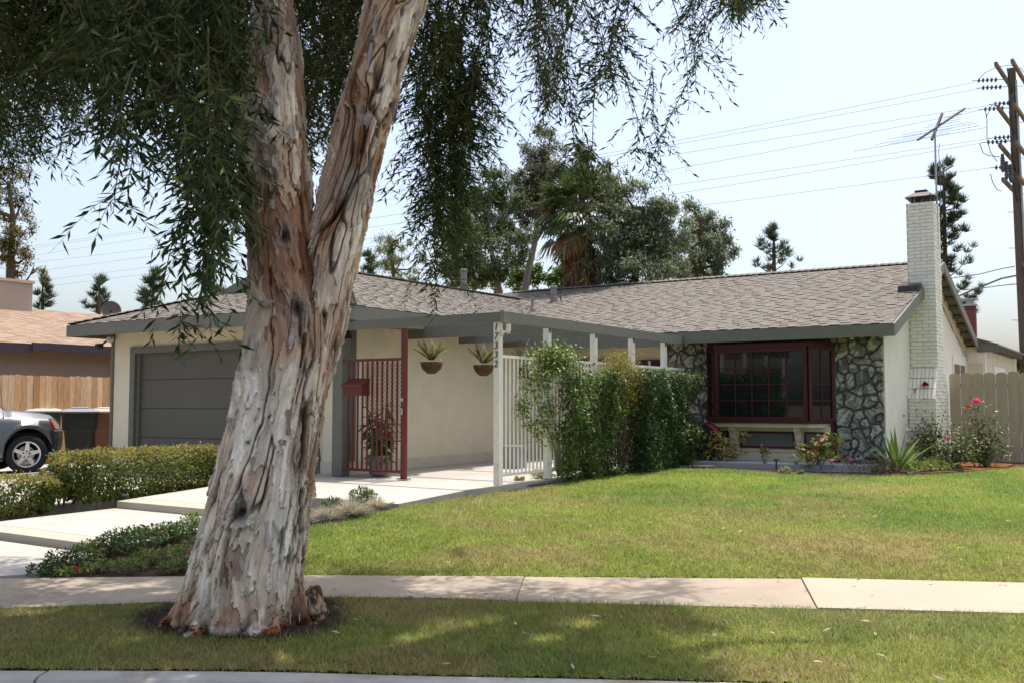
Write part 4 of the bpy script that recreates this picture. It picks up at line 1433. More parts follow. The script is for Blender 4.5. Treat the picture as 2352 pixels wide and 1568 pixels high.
HP = [(.11, .155, .028), (.15, .185, .035), (.08, .12, .024), (.18, .19, .045)]
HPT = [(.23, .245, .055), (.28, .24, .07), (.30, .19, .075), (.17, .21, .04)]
def box_hedge(name, label, cat, x0, x1, y0, y1, h, n, grp):
    c = ((x0 + x1) / 2, (y0 + y1) / 2)
    zb = float(gz(*c)) - .14
    t = thing(name, label, cat, (c[0], c[1], zb), grp)
    q = RG.uniform(-1, 1, (n, 3))
    # push towards the faces, round the corners
    k = RG.integers(0, 3, n)
    for a in range(3):
        s = (k == a) & (RG.uniform(size=n) < .8)
        q[s, a] = np.sign(q[s, a]) * RG.uniform(.78, 1.05, s.sum())
    q[:, 2] = np.maximum(q[:, 2], -.97)
    lump = fbm(np.stack([q[:, 0] * 2, q[:, 1] * 5, q[:, 2] * 2], -1), 3, 5) - .5
    r = 1 / np.maximum(1, (np.abs(q) ** 5).sum(1) ** .2) * (1 + lump * .35)
    q = q * r[:, None]
    C = np.stack([c[0] + q[:, 0] * (x1 - x0) / 2, c[1] + q[:, 1] * (y1 - y0) / 2, zb + .06 + (q[:, 2] + 1) / 2 * h], -1)
    gap = ~((q[:, 2] < -.7) & (fbm(C * 7, 2, 8) > .56))
    C = C[gap]; q = q[gap]
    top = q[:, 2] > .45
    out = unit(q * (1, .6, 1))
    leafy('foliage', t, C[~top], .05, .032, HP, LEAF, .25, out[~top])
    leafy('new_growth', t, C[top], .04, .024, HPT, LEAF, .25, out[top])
    # stray shoots
    m = 70
    s = np.stack([RG.uniform(x0, x1, m), RG.uniform(y0, y1, m), np.full(m, zb + h * .98)], -1)
    Cs = np.concatenate([s + np.array([0, 0, .022 * i]) + RG.normal(0, .012, (m, 3)) for i in range(5)])
    leafy('shoots', t, Cs, .035, .02, HPT, LEAF, .25, droop=.5)
    mb = MB()
    for i in range(26):
        b = np.array([RG.uniform(x0 + .2, x1 - .2), RG.uniform(y0 + .1, y1 - .1), zb])
        for _ in range(3):
            e = b + np.array([RG.normal(0, .12), RG.normal(0, .12), h * RG.uniform(.5, .9)])
            mb.tube([b, (b + e) / 2 + RG.normal(0, .03, 3), e], [.012, .008, .003], 4, (.10, .07, .045))
    mb.build('stem', mat('twig_bark'), t)
    return t
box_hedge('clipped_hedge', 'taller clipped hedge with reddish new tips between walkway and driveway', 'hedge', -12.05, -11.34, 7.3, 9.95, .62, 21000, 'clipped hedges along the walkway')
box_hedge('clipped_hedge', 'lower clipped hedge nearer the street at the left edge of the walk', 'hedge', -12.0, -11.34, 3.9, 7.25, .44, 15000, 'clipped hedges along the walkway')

VP = [(.085, .13, .028), (.11, .16, .035), (.06, .10, .025), (.15, .19, .05)]
JP = [(.055, .10, .026), (.085, .135, .04), (.038, .07, .02), (.14, .19, .06)]
def wall_of_leaves(t, y0, y1, z0, z1, x0, x1, n, L, W, pal, m, seed, name='foliage', edge=.5, thr=.36):
    yy, zz = RG.uniform(y0, y1, n), z0 + (z1 - z0) * RG.uniform(0, 1, n)
    dep = RG.uniform(0, 1, n) ** 1.6
    C = np.stack([x1 - (x1 - x0) * dep, yy, zz], -1)
    b = fbm(np.stack([yy * 2.2, zz * 2.2, np.zeros(n)], -1), 4, seed)
    C[:, 0] += (b - .5) * .5
    e = np.minimum(np.minimum(yy - y0, y1 - yy) / .3, (z1 - zz) / .25)
    C = C[(b + np.clip(e, 0, 1) * edge) > thr + .25]
    out = np.array([1.0, -.35, .35])[None].repeat(len(C), 0) * .5
    return leafy(name, t, C, L, W, pal, m, .3, out), C

# light climbing vine on the first railing panels
v1 = thing('climbing_vine', 'pale green climbing vine trained over the first white railing bars and second post', 'climbing vine', (-7.35, 12.4, .38), 'plants climbing the white railing')
STEMS = [[(-7.36, 12.45, .4), (-7.37, 12.35, .9), (-7.38, 12.0, 1.3), (-7.38, 11.75, 1.7), (-7.38, 11.6, 2.05)], [(-7.36, 12.45, .4), (-7.35, 12.42, 1.0), (-7.36, 12.2, 1.5), (-7.38, 12.1, 2.0), (-7.36, 12.4, 2.2)],
         [(-7.37, 12.5, .4), (-7.36, 12.5, 1.2), (-7.34, 12.6, 1.9), (-7.38, 12.9, 2.15)], [(-7.37, 12.0, 1.2), (-7.39, 11.6, 1.15), (-7.39, 11.45, 1.5)]]
mb = MB()
Cs = []
for s in STEMS:
    s = np.array(s)
    mb.tube(s, np.linspace(.012, .004, len(s)), 5, (.2, .16, .12))
    for _ in range(9):
        k = RG.integers(0, len(s) - 1)
        c = s[k] + (s[k + 1] - s[k]) * RG.uniform()
        if c[2] < .65 and RG.uniform() < .6:
            continue
        Cs.append(c + RG.normal(0, 1, (38, 3)) * (.045, .07, .07) + (.04, 0, 0))
for c, n, sd in (((-7.36, 12.35, 2.12), 1300, (.09, .22, .11)), ((-7.36, 12.05, 1.9), 420, (.07, .13, .12)), ((-7.37, 11.75, 1.72), 170, (.05, .12, .1)), ((-7.36, 12.15, 1.45), 160, (.05, .1, .12)), ((-7.36, 12.8, 2.05), 420, (.08, .2, .12)), ((-7.38, 11.6, 1.98), 70, (.05, .08, .14)), ((-7.3, 11.85, 1.05), 90, (.05, .1, .08))):
    Cs.append(np.array(c) + RG.normal(0, 1, (n, 3)) * sd)
mb.build('stem', mat('twig_bark'), v1)
C = np.concatenate(Cs)
leafy('foliage', v1, C, .062, .030, [(.14, .21, .04), (.19, .26, .055), (.10, .155, .033), (.25, .29, .09)], LEAFG, .3, np.array([[.6, -.4, .4]]).repeat(len(C), 0))
v2 = thing('climbing_vine', 'fuller green vine covering the railing right of the second white post', 'climbing vine', (-7.3, 13.2, .38), 'plants climbing the white railing')
wall_of_leaves(v2, 12.4, 14.0, .32, 2.0, -7.4, -7.08, 13000, .06, .03, [(.085, .145, .025), (.13, .19, .04), (.055, .095, .02), (.19, .245, .06)], LEAFG, 3)
stems(v2, (-7.3, 13.2, .36), [np.array([-7.3, RG.uniform(12.6, 13.9), RG.uniform(.9, 1.8)]) for _ in range(12)], .01)
nd = thing('nandina_shrub', 'feathery shrub with yellow and rusty top above the dark vine', 'shrub', (-7.25, 14.3, .38), 'plants climbing the white railing')
C = np.concatenate([np.array([-7.18, y, z]) + RG.normal(0, 1, (n, 3)) * (.10, .17, .11) for y, z, n in ((13.85, 2.0, 900), (14.15, 2.12, 900), (14.4, 2.0, 900), (14.7, 1.85, 800), (14.3, 1.7, 900), (13.95, 1.7, 600), (14.75, 1.6, 500), (14.45, 1.45, 500))])
leafy('foliage', nd, C, .05, .014, [(.26, .27, .05), (.19, .23, .045), (.34, .24, .055), (.30, .14, .05), (.15, .19, .04)], LEAF, .25, droop=-.3)
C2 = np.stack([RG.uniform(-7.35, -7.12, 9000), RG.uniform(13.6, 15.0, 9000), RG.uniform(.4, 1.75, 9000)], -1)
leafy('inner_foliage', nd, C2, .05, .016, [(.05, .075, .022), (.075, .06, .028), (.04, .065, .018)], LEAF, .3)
stems(nd, (-7.25, 14.3, .36), [np.array([-7.2, RG.uniform(13.8, 14.8), RG.uniform(1.2, 2.0)]) for _ in range(16)], .008)
ja = thing('jasmine_hedge', 'dense dark glossy hedge with tiny white flowers at the house end of the railing', 'hedge', (-7.2, 15.6, .4), 'plants climbing the white railing')
_, CJ = wall_of_leaves(ja, 14.5, 16.85, .36, 2.02, -7.4, -6.9, 27000, .055, .03, JP, LEAFG, 13, thr=.28)
fl = CJ[RG.integers(0, len(CJ), 90)] + np.array([.06, -.03, .0])
leafy('flowers', ja, fl, .03, .026, [(.75, .75, .7)], PETAL, .1)
stems(ja, (-7.2, 15.6, .38), [np.array([-7.15, RG.uniform(14.8, 16.5), RG.uniform(.9, 1.8)]) for _ in range(14)], .009)

# small potted / bedding plants along the railing
def tuft(name, label, cat, p, n, L, W, pal, spread=.7, grp=None, m=None, seg=4, up=1.0, curve=.8, part='blades'):
    t = thing(name, label, cat, p, grp)
    V, Fs, C = [], [], []
    for i in range(n):
        a = RG.uniform(0, 6.28)
        out = np.array([math.cos(a), math.sin(a), 0])
        el = RG.uniform(.15, 1.0) * spread
        l, w = L * RG.uniform(.6, 1.15), W * RG.uniform(.7, 1.2)
        sd = np.array([-out[1], out[0], 0])
        b = np.array(p, float) + out * RG.uniform(0, .04) * min(1, L * 2)
        c = np.array(pal[RG.integers(len(pal))]) * RG.uniform(.75, 1.25)
        k = len(V)
        for s in range(seg + 1):
            x = s / seg
            q = b + out * l * (el * x + curve * el * x * x * .5) + np.array([0, 0, 1]) * l * (up * x * (1 - .35 * el) - curve * el * x * x * .55)
            ww = w * (1 - x) ** .7 * (.55 + 1.2 * x if x < .4 else 1.0) + .0006
            V += [q - sd * ww / 2, q + sd * ww / 2]
            C += [c, c]
        for s in range(seg):
            Fs.append((k + 2 * s, k + 2 * s + 1, k + 2 * s + 3, k + 2 * s + 2))
    mk(part, np.array(V), np.array(Fs), m or LEAFG, t, np.array(C))
    return t


def shrub(name, label, cat, p, rx, rz, n, L, W, pal, m=None, grp=None, flowers=None, bare=0.0, zc=None, nst=8):
    t = thing(name, label, cat, p, grp)
    p = np.array(p, float)
    d = rnd_dirs(n) * (RG.uniform(0, 1, (n, 1)) ** .45)
    C = p + np.array([0, 0, bare + rz]) + d * (rx, rx, rz)
    b = fbm(C * 9 / max(.3, rx * 3), 3, int(abs(p[0] * 100)) % 97)
    C = C[b > .40]
    C[:, 2] = np.maximum(C[:, 2], p[2] + .015)
    leafy('foliage', t, C, L, W, pal, m, .28, unit(C - p - np.array([0, 0, bare + rz * .4])))
    stems(t, p, [p + np.array([RG.normal(0, rx * .4), RG.normal(0, rx * .4), bare + rz * RG.uniform(.8, 1.6)]) for _ in range(nst)], .005)
    if flowers:
        for (fn, fr, pal_f, cnt, topz) in flowers:
            Cc = []
            for _ in range(cnt):
                dd = rnd_dirs(1)[0] * (rx, rx, rz) * .95
                dd[2] = abs(dd[2])
                Cc.append(p + np.array([0, 0, bare + rz]) + dd + RG.normal(0, 1, (14, 3)) * fr * .35)
            leafy(fn, t, np.concatenate(Cc), fr, fr * .8, pal_f, PETAL, .12, droop=.2)
    return t


def rose_bloom(parent, p, r, pal, name='rose_flower'):
    mb = []
    C, D, N_ = [], [], []
    for ring, (k, el) in enumerate(((6, .15), (6, .5), (5, .9), (3, 1.3))):
        for i in range(k):
            a = i * 6.28 / k + ring * .6
            d = np.array([math.cos(a) * math.cos(el), math.sin(a) * math.cos(el), math.sin(el)])
            C.append(np.array(p)); D.append(d); N_.append(np.array([-math.cos(a) * math.sin(el), -math.sin(a) * math.sin(el), math.cos(el)]))
    return foliage(name, np.array(C), np.array(D), np.array(N_), r, r * .95, pal, PETAL, parent, .15, .25)


# fescue tufts and two small shrubs at the corner of the walk
FES = [(.46, .38, .26), (.40, .36, .27), (.52, .45, .33), (.30, .32, .25)]
for (u, v, s), lab in zip(((748, 1196, .9), (805, 1186, 1.2), (866, 1170, .85)), ('straw coloured fescue tuft nearest the tree trunk', 'largest straw coloured fescue tuft, between two smaller ones by the walk corner', 'straw coloured fescue tuft against the corner of the concrete walk')):
    tuft('fescue_tuft', lab, 'grass tuft', gp(u, v) - np.array([0, 0, .01]), 900, .245 * s, .005, FES, .95, 'fescue tufts by the walk corner', LEAF)
GS = [(.09, .14, .035), (.12, .17, .05), (.07, .11, .03)]
shrub('small_shrub', 'small round green shrub behind the fescue at the walk corner', 'shrub', gp(833, 1160), .17, .11, 900, .04, .022, GS, grp='small green shrubs at the walk corner')
shrub('small_shrub', 'flat little green shrub nearer the tree trunk, behind the left fescue', 'shrub', gp(763, 1170), .14, .07, 600, .04, .022, GS, grp='small green shrubs at the walk corner')
# ground plants of the bed left of the trunk
GC1 = [(.06, .105, .028), (.085, .14, .036), (.045, .08, .022)]
GC2 = [(.16, .21, .05), (.19, .24, .065), (.12, .17, .042)]
k = 0
BEDL = ['dark green bedding plant at the sidewalk corner of the bed', 'dark bedding plant second in from the sidewalk corner', 'light green bedding plant spilling over the lower step', 'dark bedding plant below the end of the lower step',
        'broad dark bedding plant beside the middle slab', 'dark mounded bedding plant with red flowers along the walk', 'dark bedding plant with red flowers near the trunk', 'rounded light green shrub beside the trunk at the walk',
        'low light green plant nearest the sidewalk, left end of its row', 'low light green plant near the sidewalk, second of its row', 'low light green plant near the sidewalk, middle of its row', 'loose light green plant in the bare part of the bed', 'light green plant with magenta flowers by the trunk',
        'small light green plant between sidewalk and trunk', 'light green plant with purple flowers closest to the trunk']
for (u, v, rx, rz, pal, n, fw) in ((105, 1318, .16, .08, GC1, 700, 0), (150, 1300, .2, .11, GC1, 1000, 0), (200, 1285, .17, .13, GC2, 800, 0), (240, 1270, .2, .12, GC1, 900, 0), (300, 1262, .33, .16, GC1, 2200, 0),
                                  (355, 1245, .3, .14, GC1, 1700, (.38, .04, .06)), (405, 1240, .26, .13, GC1, 1400, 0), (446, 1222, .17, .16, GC2, 1000, 0), (150, 1322, .12, .06, GC2, 400, (.5, .03, .05)), (222, 1312, .15, .08, GC2, 500, 0), (300, 1310, .17, .08, GC2, 600, 0),
                                  (345, 1292, .17, .09, GC2, 600, 0), (412, 1290, .19, .12, GC2, 800, (.42, .02, .22)), (395, 1312, .14, .07, GC2, 450, 0), (440, 1308, .12, .09, GC2, 400, (.25, .05, .35))):
    p = gp(u, v)
    shrub('bedding_plant', BEDL[k], 'bedding plant', p, rx * .95, rz * .66, int(n * .7), .035, .02, pal, grp='bedding plants left of the street tree',
          flowers=[('flowers', .022, [fw], 2, 0)] if fw else None, nst=5)
    k += 1

# yellowish edging plants and small flowers under the railing vines
YP = [(.28, .24, .07), (.22, .22, .07), (.34, .28, .12), (.14, .17, .05)]
for (u, v, r, n), lab in zip(((1193, 1110, .09, 260), (1245, 1104, .17, 650), (1295, 1096, .12, 380), (1385, 1085, .11, 300), (1340, 1092, .08, 200), (1495, 1068, .07, 180)),
                             ('smallest yellow leaved plant by the numbered white post', 'broad yellow green plant at the end of the bed edging', 'yellow green plant in front of the second white post', 'white flowered little plant under the middle of the vine hedge',
                              'small yellow green plant under the fuller vine', 'tiny yellow green plant with orange flower at the hedge end')):
    shrub('edging_plant', lab, 'bedding plant', gp(u, v), r, r * .55, n, .035, .02, YP if u != 1385 else [(.5, .5, .42), (.2, .25, .1)], grp='small plants along the railing bed',
          flowers=[('flowers', .03, [(.7, .16, .25)], 1, 0)] if u in (1295, 1495) else None, nst=4)
dk = shrub('dark_shrub', 'dark green leafy shrub at the foot of the second white post', 'shrub', gp(1310, 1082), .28, .24, 1700, .06, .03, JP, LEAFG)

# strap leaved plants
AG = [(.03, .06, .018), (.045, .08, .022), (.02, .04, .014)]
tuft('strap_leaf_clump', 'dark arching strap leaved clump at the right end of the hedge', 'plant', gp(1572, 1072), 110, .48, .018, AG, 1.0)
SW = [(.13, .21, .035), (.10, .17, .03), (.18, .26, .05)]
tuft('sword_leaf_plant', 'bright green sword leaved plant at the corner of the stone wall', 'plant', gp(2060, 1082), 24, .85, .10, SW, .8, 'sword leaved plants by the roses', curve=.35)
tuft('sword_leaf_plant', 'sword leaved plant behind the pink rose bush by the tan fence', 'plant', gp(2245, 1062), 34, .8, .055, SW, 1.0, 'sword leaved plants by the roses', curve=.5)

# hydrangeas in front of the bay window
HY = [(.24, .28, .06), (.30, .32, .085), (.34, .26, .09), (.18, .23, .05), (.36, .20, .10)]
def hydrangea(label, p, heads, n, r, hz):
    t = thing('hydrangea', label, 'flowering shrub', p, 'hydrangeas in front of the bay window')
    p = np.array(p)
    tips = [p + np.array(h) for h in heads]
    C = np.concatenate([q + RG.normal(0, 1, (n, 3)) * (r, r, r * .55) - np.array([0, 0, .05]) for q in tips])
    leafy('foliage', t, C, .125, .075, HY, LEAF, .25, np.array([[0, 0, .35]]).repeat(len(C), 0))
    stems(t, p, tips, .009, (.22, .16, .09))
    leafy('flower_head', t, np.concatenate([q + np.array([0, 0, .04]) + rnd_dirs(26) * .05 for q in tips[::2]]), .03, .026, [(.55, .45, .38), (.45, .22, .14), (.5, .48, .3)], PETAL, .15)
    return t
p = gp(1655, 1068)
hydrangea('leggy hydrangea with large yellow green leaves beside the red hose reel', p, [(-.12, 0, .55), (.02, 0, .30), (-.25, 0, .25), (.24, .05, .25), (.42, .05, .56), (.18, .05, .42), (-.02, 0, .46), (-.35, .02, .2), (.1, 0, .2), (-.18, 0, .38)], 19, .085, .5)
p = gp(1880, 1080)
hydrangea('rounded hydrangea with fading pinkish heads below the right side of the bay', p, [(-.28, 0, .35), (-.12, 0, .42), (.06, .03, .4), (.16, .03, .58), (.2, 0, .34), (-.05, -.05, .28), (-.2, -.05, .24), (.14, -.05, .24), (.05, 0, .5), (.28, .05, .5)], 26, .085, .5)
shrub('young_rose', 'spindly little rose alone in front of the bay window panels', 'rose bush', gp(1757, 1075), .09, .17, 130, .05, .03, [(.12, .12, .04), (.18, .14, .06)], bare=.12, nst=5)
for (u, v, r), lab in zip(((1805, 1086, .1), (1838, 1088, .05)), ('low pale succulent in front of the porch edge', 'tiny pale succulent right of the bigger one on the porch edge')):
    shrub('succulent', lab, 'plant', gp(u, v), r, r * .5, 220, .045, .026, [(.3, .28, .14), (.2, .22, .1)], grp='succulents along the porch edge', nst=3)
# mixed ground cover at the wall corner
def cover(name, label, poly, n, h, L, W, pal, fl=None):
    P2 = np.array([gp(*q)[:2] for q in poly])
    q = RG.uniform(P2.min(0), P2.max(0), (n, 2))
    q = q[inpoly(P2, q[:, 0], q[:, 1])]
    b = fbm(np.stack([q[:, 0] * 4, q[:, 1] * 4, 0 * q[:, 0]], -1), 3, 44)
    C = np.stack([q[:, 0], q[:, 1], gz(q[:, 0], q[:, 1]) + h * b * RG.uniform(.1, 1.3, len(q))], -1)
    o = leafy(name, None, C, L, W, pal, LEAF, .3, droop=.3)
    return tag(o, label, 'ground cover', kind='stuff')
cover('grey_ground_cover', 'grey green ground cover with dusty stems below the stone wall corner', [(1930, 1086), (1960, 1072), (2040, 1066), (2075, 1076), (2090, 1090), (2000, 1092)], 3500, .30, .05, .014, [(.06, .08, .035), (.09, .10, .05), (.14, .07, .05)])
cover('lime_ground_cover', 'lime green ground cover between the sword plant and the chimney', [(2080, 1088), (2090, 1066), (2150, 1062), (2200, 1074), (2190, 1082)], 3500, .16, .06, .034, [(.20, .24, .05), (.14, .19, .04), (.10, .14, .035)])
for (u, v), lab in zip(((1940, 1060), (1958, 1072), (1910, 1078), (2030, 1065), (1972, 1062)), ('upper pink flower by the stone wall', 'pink flower in the middle of the grey ground cover', 'lowest pink flower near the hydrangea', 'pink flower nearest the sword leaved plant', 'purple pink flower against the dark stones')):
    p = gp(u, v + 14)
    t = thing('pink_flower', lab, 'flower', p, 'pink flowers in the ground cover')
    hgt_ = .2
    MB().tube([p, p + (0, 0, hgt_)], .003, 4, (.1, .13, .05)).build('stem', mat('twig_bark'), t)
    rose_bloom(t, p + np.array([0, 0, hgt_]), .045, [(.55, .04, .32)], 'petals')

# roses
RP = [(.10, .14, .04), (.135, .165, .055), (.07, .105, .034), (.19, .14, .06)]
def rose(label, p, canes, n, blooms, r=.11):
    t = thing('rose_bush', label, 'rose bush', p, 'rose bushes beside the chimney')
    p = np.array(p)
    mb = MB()
    C = []
    for c in canes:
        e = p + np.array(c)
        mid = p + np.array(c) * .5 + RG.normal(0, .04, 3)
        pts = [p + (1 - s) ** 2 * 0 + 2 * s * (1 - s) * (mid - p) + s * s * (e - p) for s in np.linspace(0, 1, 8)]
        mb.tube(pts, np.linspace(.009, .003, 8), 5, (.09, .10, .04))
        for q in pts[2:]:
            C.append(q + RG.normal(0, 1, (n, 3)) * r)
    mb.build('cane', mat('twig_bark'), t)
    C = np.concatenate(C)
    C[:, 2] = np.maximum(C[:, 2], p[2] + .03)
    leafy('foliage', t, C, .065, .042, RP, LEAFG, .3)
    for (c, rr, col) in blooms:
        rose_bloom(t, p + np.array(c), rr, [col])
    return t
p = gp(2105, 1062)
rose('tall sparse rose with two red blooms against the white chimney', p, [(-.33, -.0, 1.45), (-.0, .05, 1.32), (.17, .05, 1.42), (-.1, 0, 1.0), (.2, 0, .8)], 5, [((-.0, .05, 1.33), .05, (.30, .005, .012)), ((.18, .05, 1.43), .085, (.38, .008, .018))], .05)
p = gp(2138, 1066)
rose('bushy rose with yellow and bronze young leaves in front of the chimney', p, [(-.18, 0, .75), (.05, .02, .85), (.2, .05, .7), (-.05, -.05, .6), (.12, -.05, .5), (-.22, .0, .5), (.25, 0, .45), (.0, 0, .7)], 17, [], .10)
p = gp(2192, 1076)
rose('low rose with one pink bloom between chimney and the big pink rose', p, [(-.1, 0, .5), (.08, 0, .55), (.2, .05, .42), (-.2, 0, .35), (.1, -.1, .35), (.28, 0, .5)], 18, [((-.07, -.08, .5), .06, (.62, .10, .26))], .09)
p = gp(2262, 1072)
rose('tall rose bush with big pink bloom in front of the tan fence', p, [(-.12, 0, 1.05), (.1, .05, .95), (-.25, 0, .7), (.25, .03, .62), (0, -.05, .8), (-.1, -.1, .55), (.15, -.08, .5), (.33, .05, .42), (-.35, 0, .55)], 19,
     [((-.10, -.03, 1.12), .105, (.75, .13, .30)), ((-.23, -.03, 1.04), .07, (.72, .09, .03))], .095)

# red hose reel, standpipe
hr = thing('hose_reel', 'dark red hose coiled on a round reel below the bay window', 'hose reel', (-7.0, 16.95, .42))
mb = MB()
for k in range(7):
    a = np.linspace(0, 2 * math.pi, 40)
    rr = .30 - .028 * (k % 3)
    mb.tube(np.stack([-6.95 + rr * np.cos(a), 16.86 + .04 * k + 0 * a, .78 + rr * np.sin(a)], -1), .021, 6, cap=False)
mb.build('hose', REDHOSE, hr)
mb = MB()
for y in (16.82, 17.14):
    mb.lathe([(.0, 0), (.34, 0), (.34, .012), (.26, .014), (.26, -.002), (.0, -.002)], (-6.95, y, .78), 28, 'y')
mb.bar((-7.2, 16.8, .44), (-6.95, 16.82, .8), .03, .03).bar((-6.7, 16.8, .44), (-6.95, 16.82, .8), .03, .03).bar((-7.2, 17.16, .44), (-6.95, 17.14, .8), .03, .03).bar((-6.7, 17.16, .44), (-6.95, 17.14, .8), .03, .03)
mb.build('reel', mat('dark_plastic', (.03, .028, .028), .5, .1), hr)
tag(MB().tube([(-7.22, 16.7, .36), (-7.22, 16.7, .98), (-7.2, 16.72, 1.0), (-7.08, 16.75, 1.0)], .014, 8).lathe([(.02, 0), (.02, .04), (.03, .04), (.03, .055), (0, .055)], (-7.22, 16.7, .99), 8).build('standpipe', METALG), 'thin grey water pipe standing beside the red hose reel', 'standpipe')
tag(MB().lathe([(.012, .3), (.014, .46), (.05, .47), (.05, .49), (.0, .495)], (-5.35, 16.25, .05), 8).build('path_light', METALD), 'short dark garden light at the lawn edge in front of the bay', 'garden light')
# garden lantern on a stand by the wall
p = gp(2078, 1062)
gl = thing('garden_lantern', 'small pale lantern with tray on a stand against the white side wall', 'garden lantern', p)
mb = MB().lathe([(.10, 0), (.05, .04), (.03, .1), (.03, .28), (.10, .33), (.12, .35), (.12, .38), (.0, .38)], p, 16)
mb.build('stand', mat('terracotta_tan', (.42, .27, .14), .8, .15), gl)
MB().lathe([(.13, .38), (.13, .41), (.05, .42), (.045, .50), (.035, .52), (.0, .56)], p, 14).build('tray', WHITEP, gl)
mb = MB()
for a in np.linspace(0, 2 * math.pi, 5)[:-1]:
    q = p + np.array([.08 * math.cos(a), .08 * math.sin(a), .4])
    mb.tube([q, q + (0, 0, .2)], .007, 5)
mb.lathe([(.11, .60), (.07, .65), (.02, .69), (0, .72)], p, 10)
mb.build('cage', WHITEP, gl)
# bed edging
mb = MB()
pts = [np.append(gp(u, v)[:2], 0) for u, v in ((1203, 1119), (1262, 1110), (1340, 1099), (1420, 1088), (1490, 1077), (1540, 1073), (1640, 1074))]
pts = [np.array([q[0], q[1], float(gz(q[0], q[1])) + .02]) for q in pts]
tag(mb.tube(pts, .028, 8).build('bed_edging', BENDER), 'grey rounded bed edging along the lawn under the railing plants', 'garden edging')
mb = MB()
pts = [gp(u, v) + (0, 0, .012) for u, v in ((2085, 1092), (2120, 1084), (2160, 1081), (2215, 1083))]
for a, b in zip(pts[:-1], pts[1:]):
    mb.bar(a, b, .02, .06)
tag(mb.build('bed_edging', BENDER), 'thin board edging curving round the rose bed', 'garden edging')
mb = MB()
pts = [gp(u, v) + (0, 0, .015) for u, v in ((716, 1208), (760, 1198), (830, 1183), (890, 1166), (905, 1161))]
for a, b in zip(pts[:-1], pts[1:]):
    mb.bar(a, b, .025, .07)
tag(mb.build('bed_edging', BENDER), 'grey board edging between the lawn and the fescue tufts', 'garden edging')

# potted plant behind the gate
pp = thing('potted_plant', 'leafy green plant in a ribbed pot standing behind the red gate', 'potted plant', (-9.98, 11.5, .37))
MB().lathe([(.10, .0), (.145, .02), (.155, .10), (.15, .12), (.16, .18), (.155, .2), (.165, .27), (.175, .28), (.175, .31), (.15, .31), (.14, .26), (.0, .26)], (-9.98, 11.5, .37), 22).build('pot', POT, pp)
C, D = [], []
mb = MB()
for i in range(17):
    a = RG.uniform(0, 6.28)
    tip = np.array([-9.98 + .2 * math.cos(a), 11.5 + .12 * math.sin(a), RG.uniform(1.0, 1.5)])
    mb.tube([(-9.98, 11.5, .62), (np.array([-9.98, 11.5, .62]) + tip) / 2 + RG.normal(0, .03, 3), tip], .009, 5, (.06, .09, .03))
    for z in np.linspace(.62, tip[2], 11):
        b = RG.uniform(0, 6.28)
        C.append([-9.98 + (tip[0] + 9.98) * (z - .62) / (tip[2] - .62), 11.5 + (tip[1] - 11.5) * (z - .62) / (tip[2] - .62), z])
        D.append([math.cos(b), math.sin(b) * .7, RG.uniform(-1.3, .1)])
mb.build('stem', mat('twig_bark'), pp)
C, D = np.array(C), unit(D)
foliage('foliage', C, D, unit(rnd_dirs(len(C)) * .5 + (0, 0, 1.0)), RG.uniform(.2, .34, len(C)), .085, [(.05, .17, .05), (.07, .21, .065), (.035, .12, .035)], LEAFG, pp, .2, .15)

# hanging baskets
for (y, lab) in ((12.5, 'cycad in a coir lined hanging basket nearest the red gate'), (13.97, 'cycad in a coir lined hanging basket just left of the numbered white post'), (15.35, 'cycad in a hanging basket half hidden behind the railing vine')):
    x, zr = -9.75, 2.115
    hb = thing('hanging_basket', lab, 'hanging basket', (x, y, 1.95), 'hanging baskets under the pergola')
    MB().lathe([(.0, -.175), (.06, -.165), (.12, -.12), (.165, -.05), (.175, .0), (.14, .01), (.0, .0)], (x, y, zr), 22).build('liner', COIR, hb)
    mb = MB()
    a = np.linspace(0, 6.2832, 30)
    mb.tube(np.stack([x + .182 * np.cos(a), y + .182 * np.sin(a), zr + .012 + 0 * a], -1), .005, 5, cap=False)
    mb.tube(np.stack([x + .155 * np.cos(a), y + .155 * np.sin(a), zr - .085 + 0 * a], -1), .003, 4, cap=False)
    for b in np.linspace(0, 6.2832, 13)[:-1]:
        mb.tube([(x + .183 * math.cos(b), y + .183 * math.sin(b), zr + .012), (x + .155 * math.cos(b), y + .155 * math.sin(b), zr - .09), (x + .06 * math.cos(b), y + .06 * math.sin(b), zr - .17)], .0026, 4)
    mb.build('wire_basket', METALD, hb)
    mb = MB()
    for b in (0.4, 2.5, 4.6):
        mb.tube([(x + .18 * math.cos(b), y + .18 * math.sin(b), zr + .012), (x, y, zr + .36)], .0035, 4)
    mb.tube([(x, y, zr + .36), (x + .012, y, zr + .44), (x, y, zr + .5), (x, y, 2.66)], .006, 6)
    mb.build('chain', WHITEP, hb)
    V, Fs, C = [], [], []
    for i in range(17):
        b = RG.uniform(0, 6.28)
        el = RG.uniform(.55, 1.3)
        o_ = np.array([math.cos(b), math.sin(b), 0])
        sd = np.array([-o_[1], o_[0], 0])
        l = RG.uniform(.34, .50)
        prev = None
        for s in np.linspace(.12, 1, 17):
            q = np.array([x, y, zr + .02]) + o_ * l * s * math.cos(el) * .95 + np.array([0, 0, l * (s * math.sin(el) - .18 * s * s)])
            for sg in (-1, 1):
                ll = .10 * math.sin(min(1, s * 1.4) * 2.2 + .4)
                d = unit(sd * sg + o_ * .7 + np.array([0, 0, .55]))
                k = len(V)
                w_ = unit(np.cross(d, (0, 0, 1))) * .011
                V += [q - w_, q + w_, q + d * ll]
                Fs.append((k, k + 1, k + 2))
                c = np.array([(.11, .16, .035), (.18, .22, .05), (.28, .27, .07)][RG.integers(3)]) * RG.uniform(.8, 1.2)
                C += [c, c, c]
    mk('fronds', np.array(V), np.array(Fs), LEAFG, hb, np.array(C))
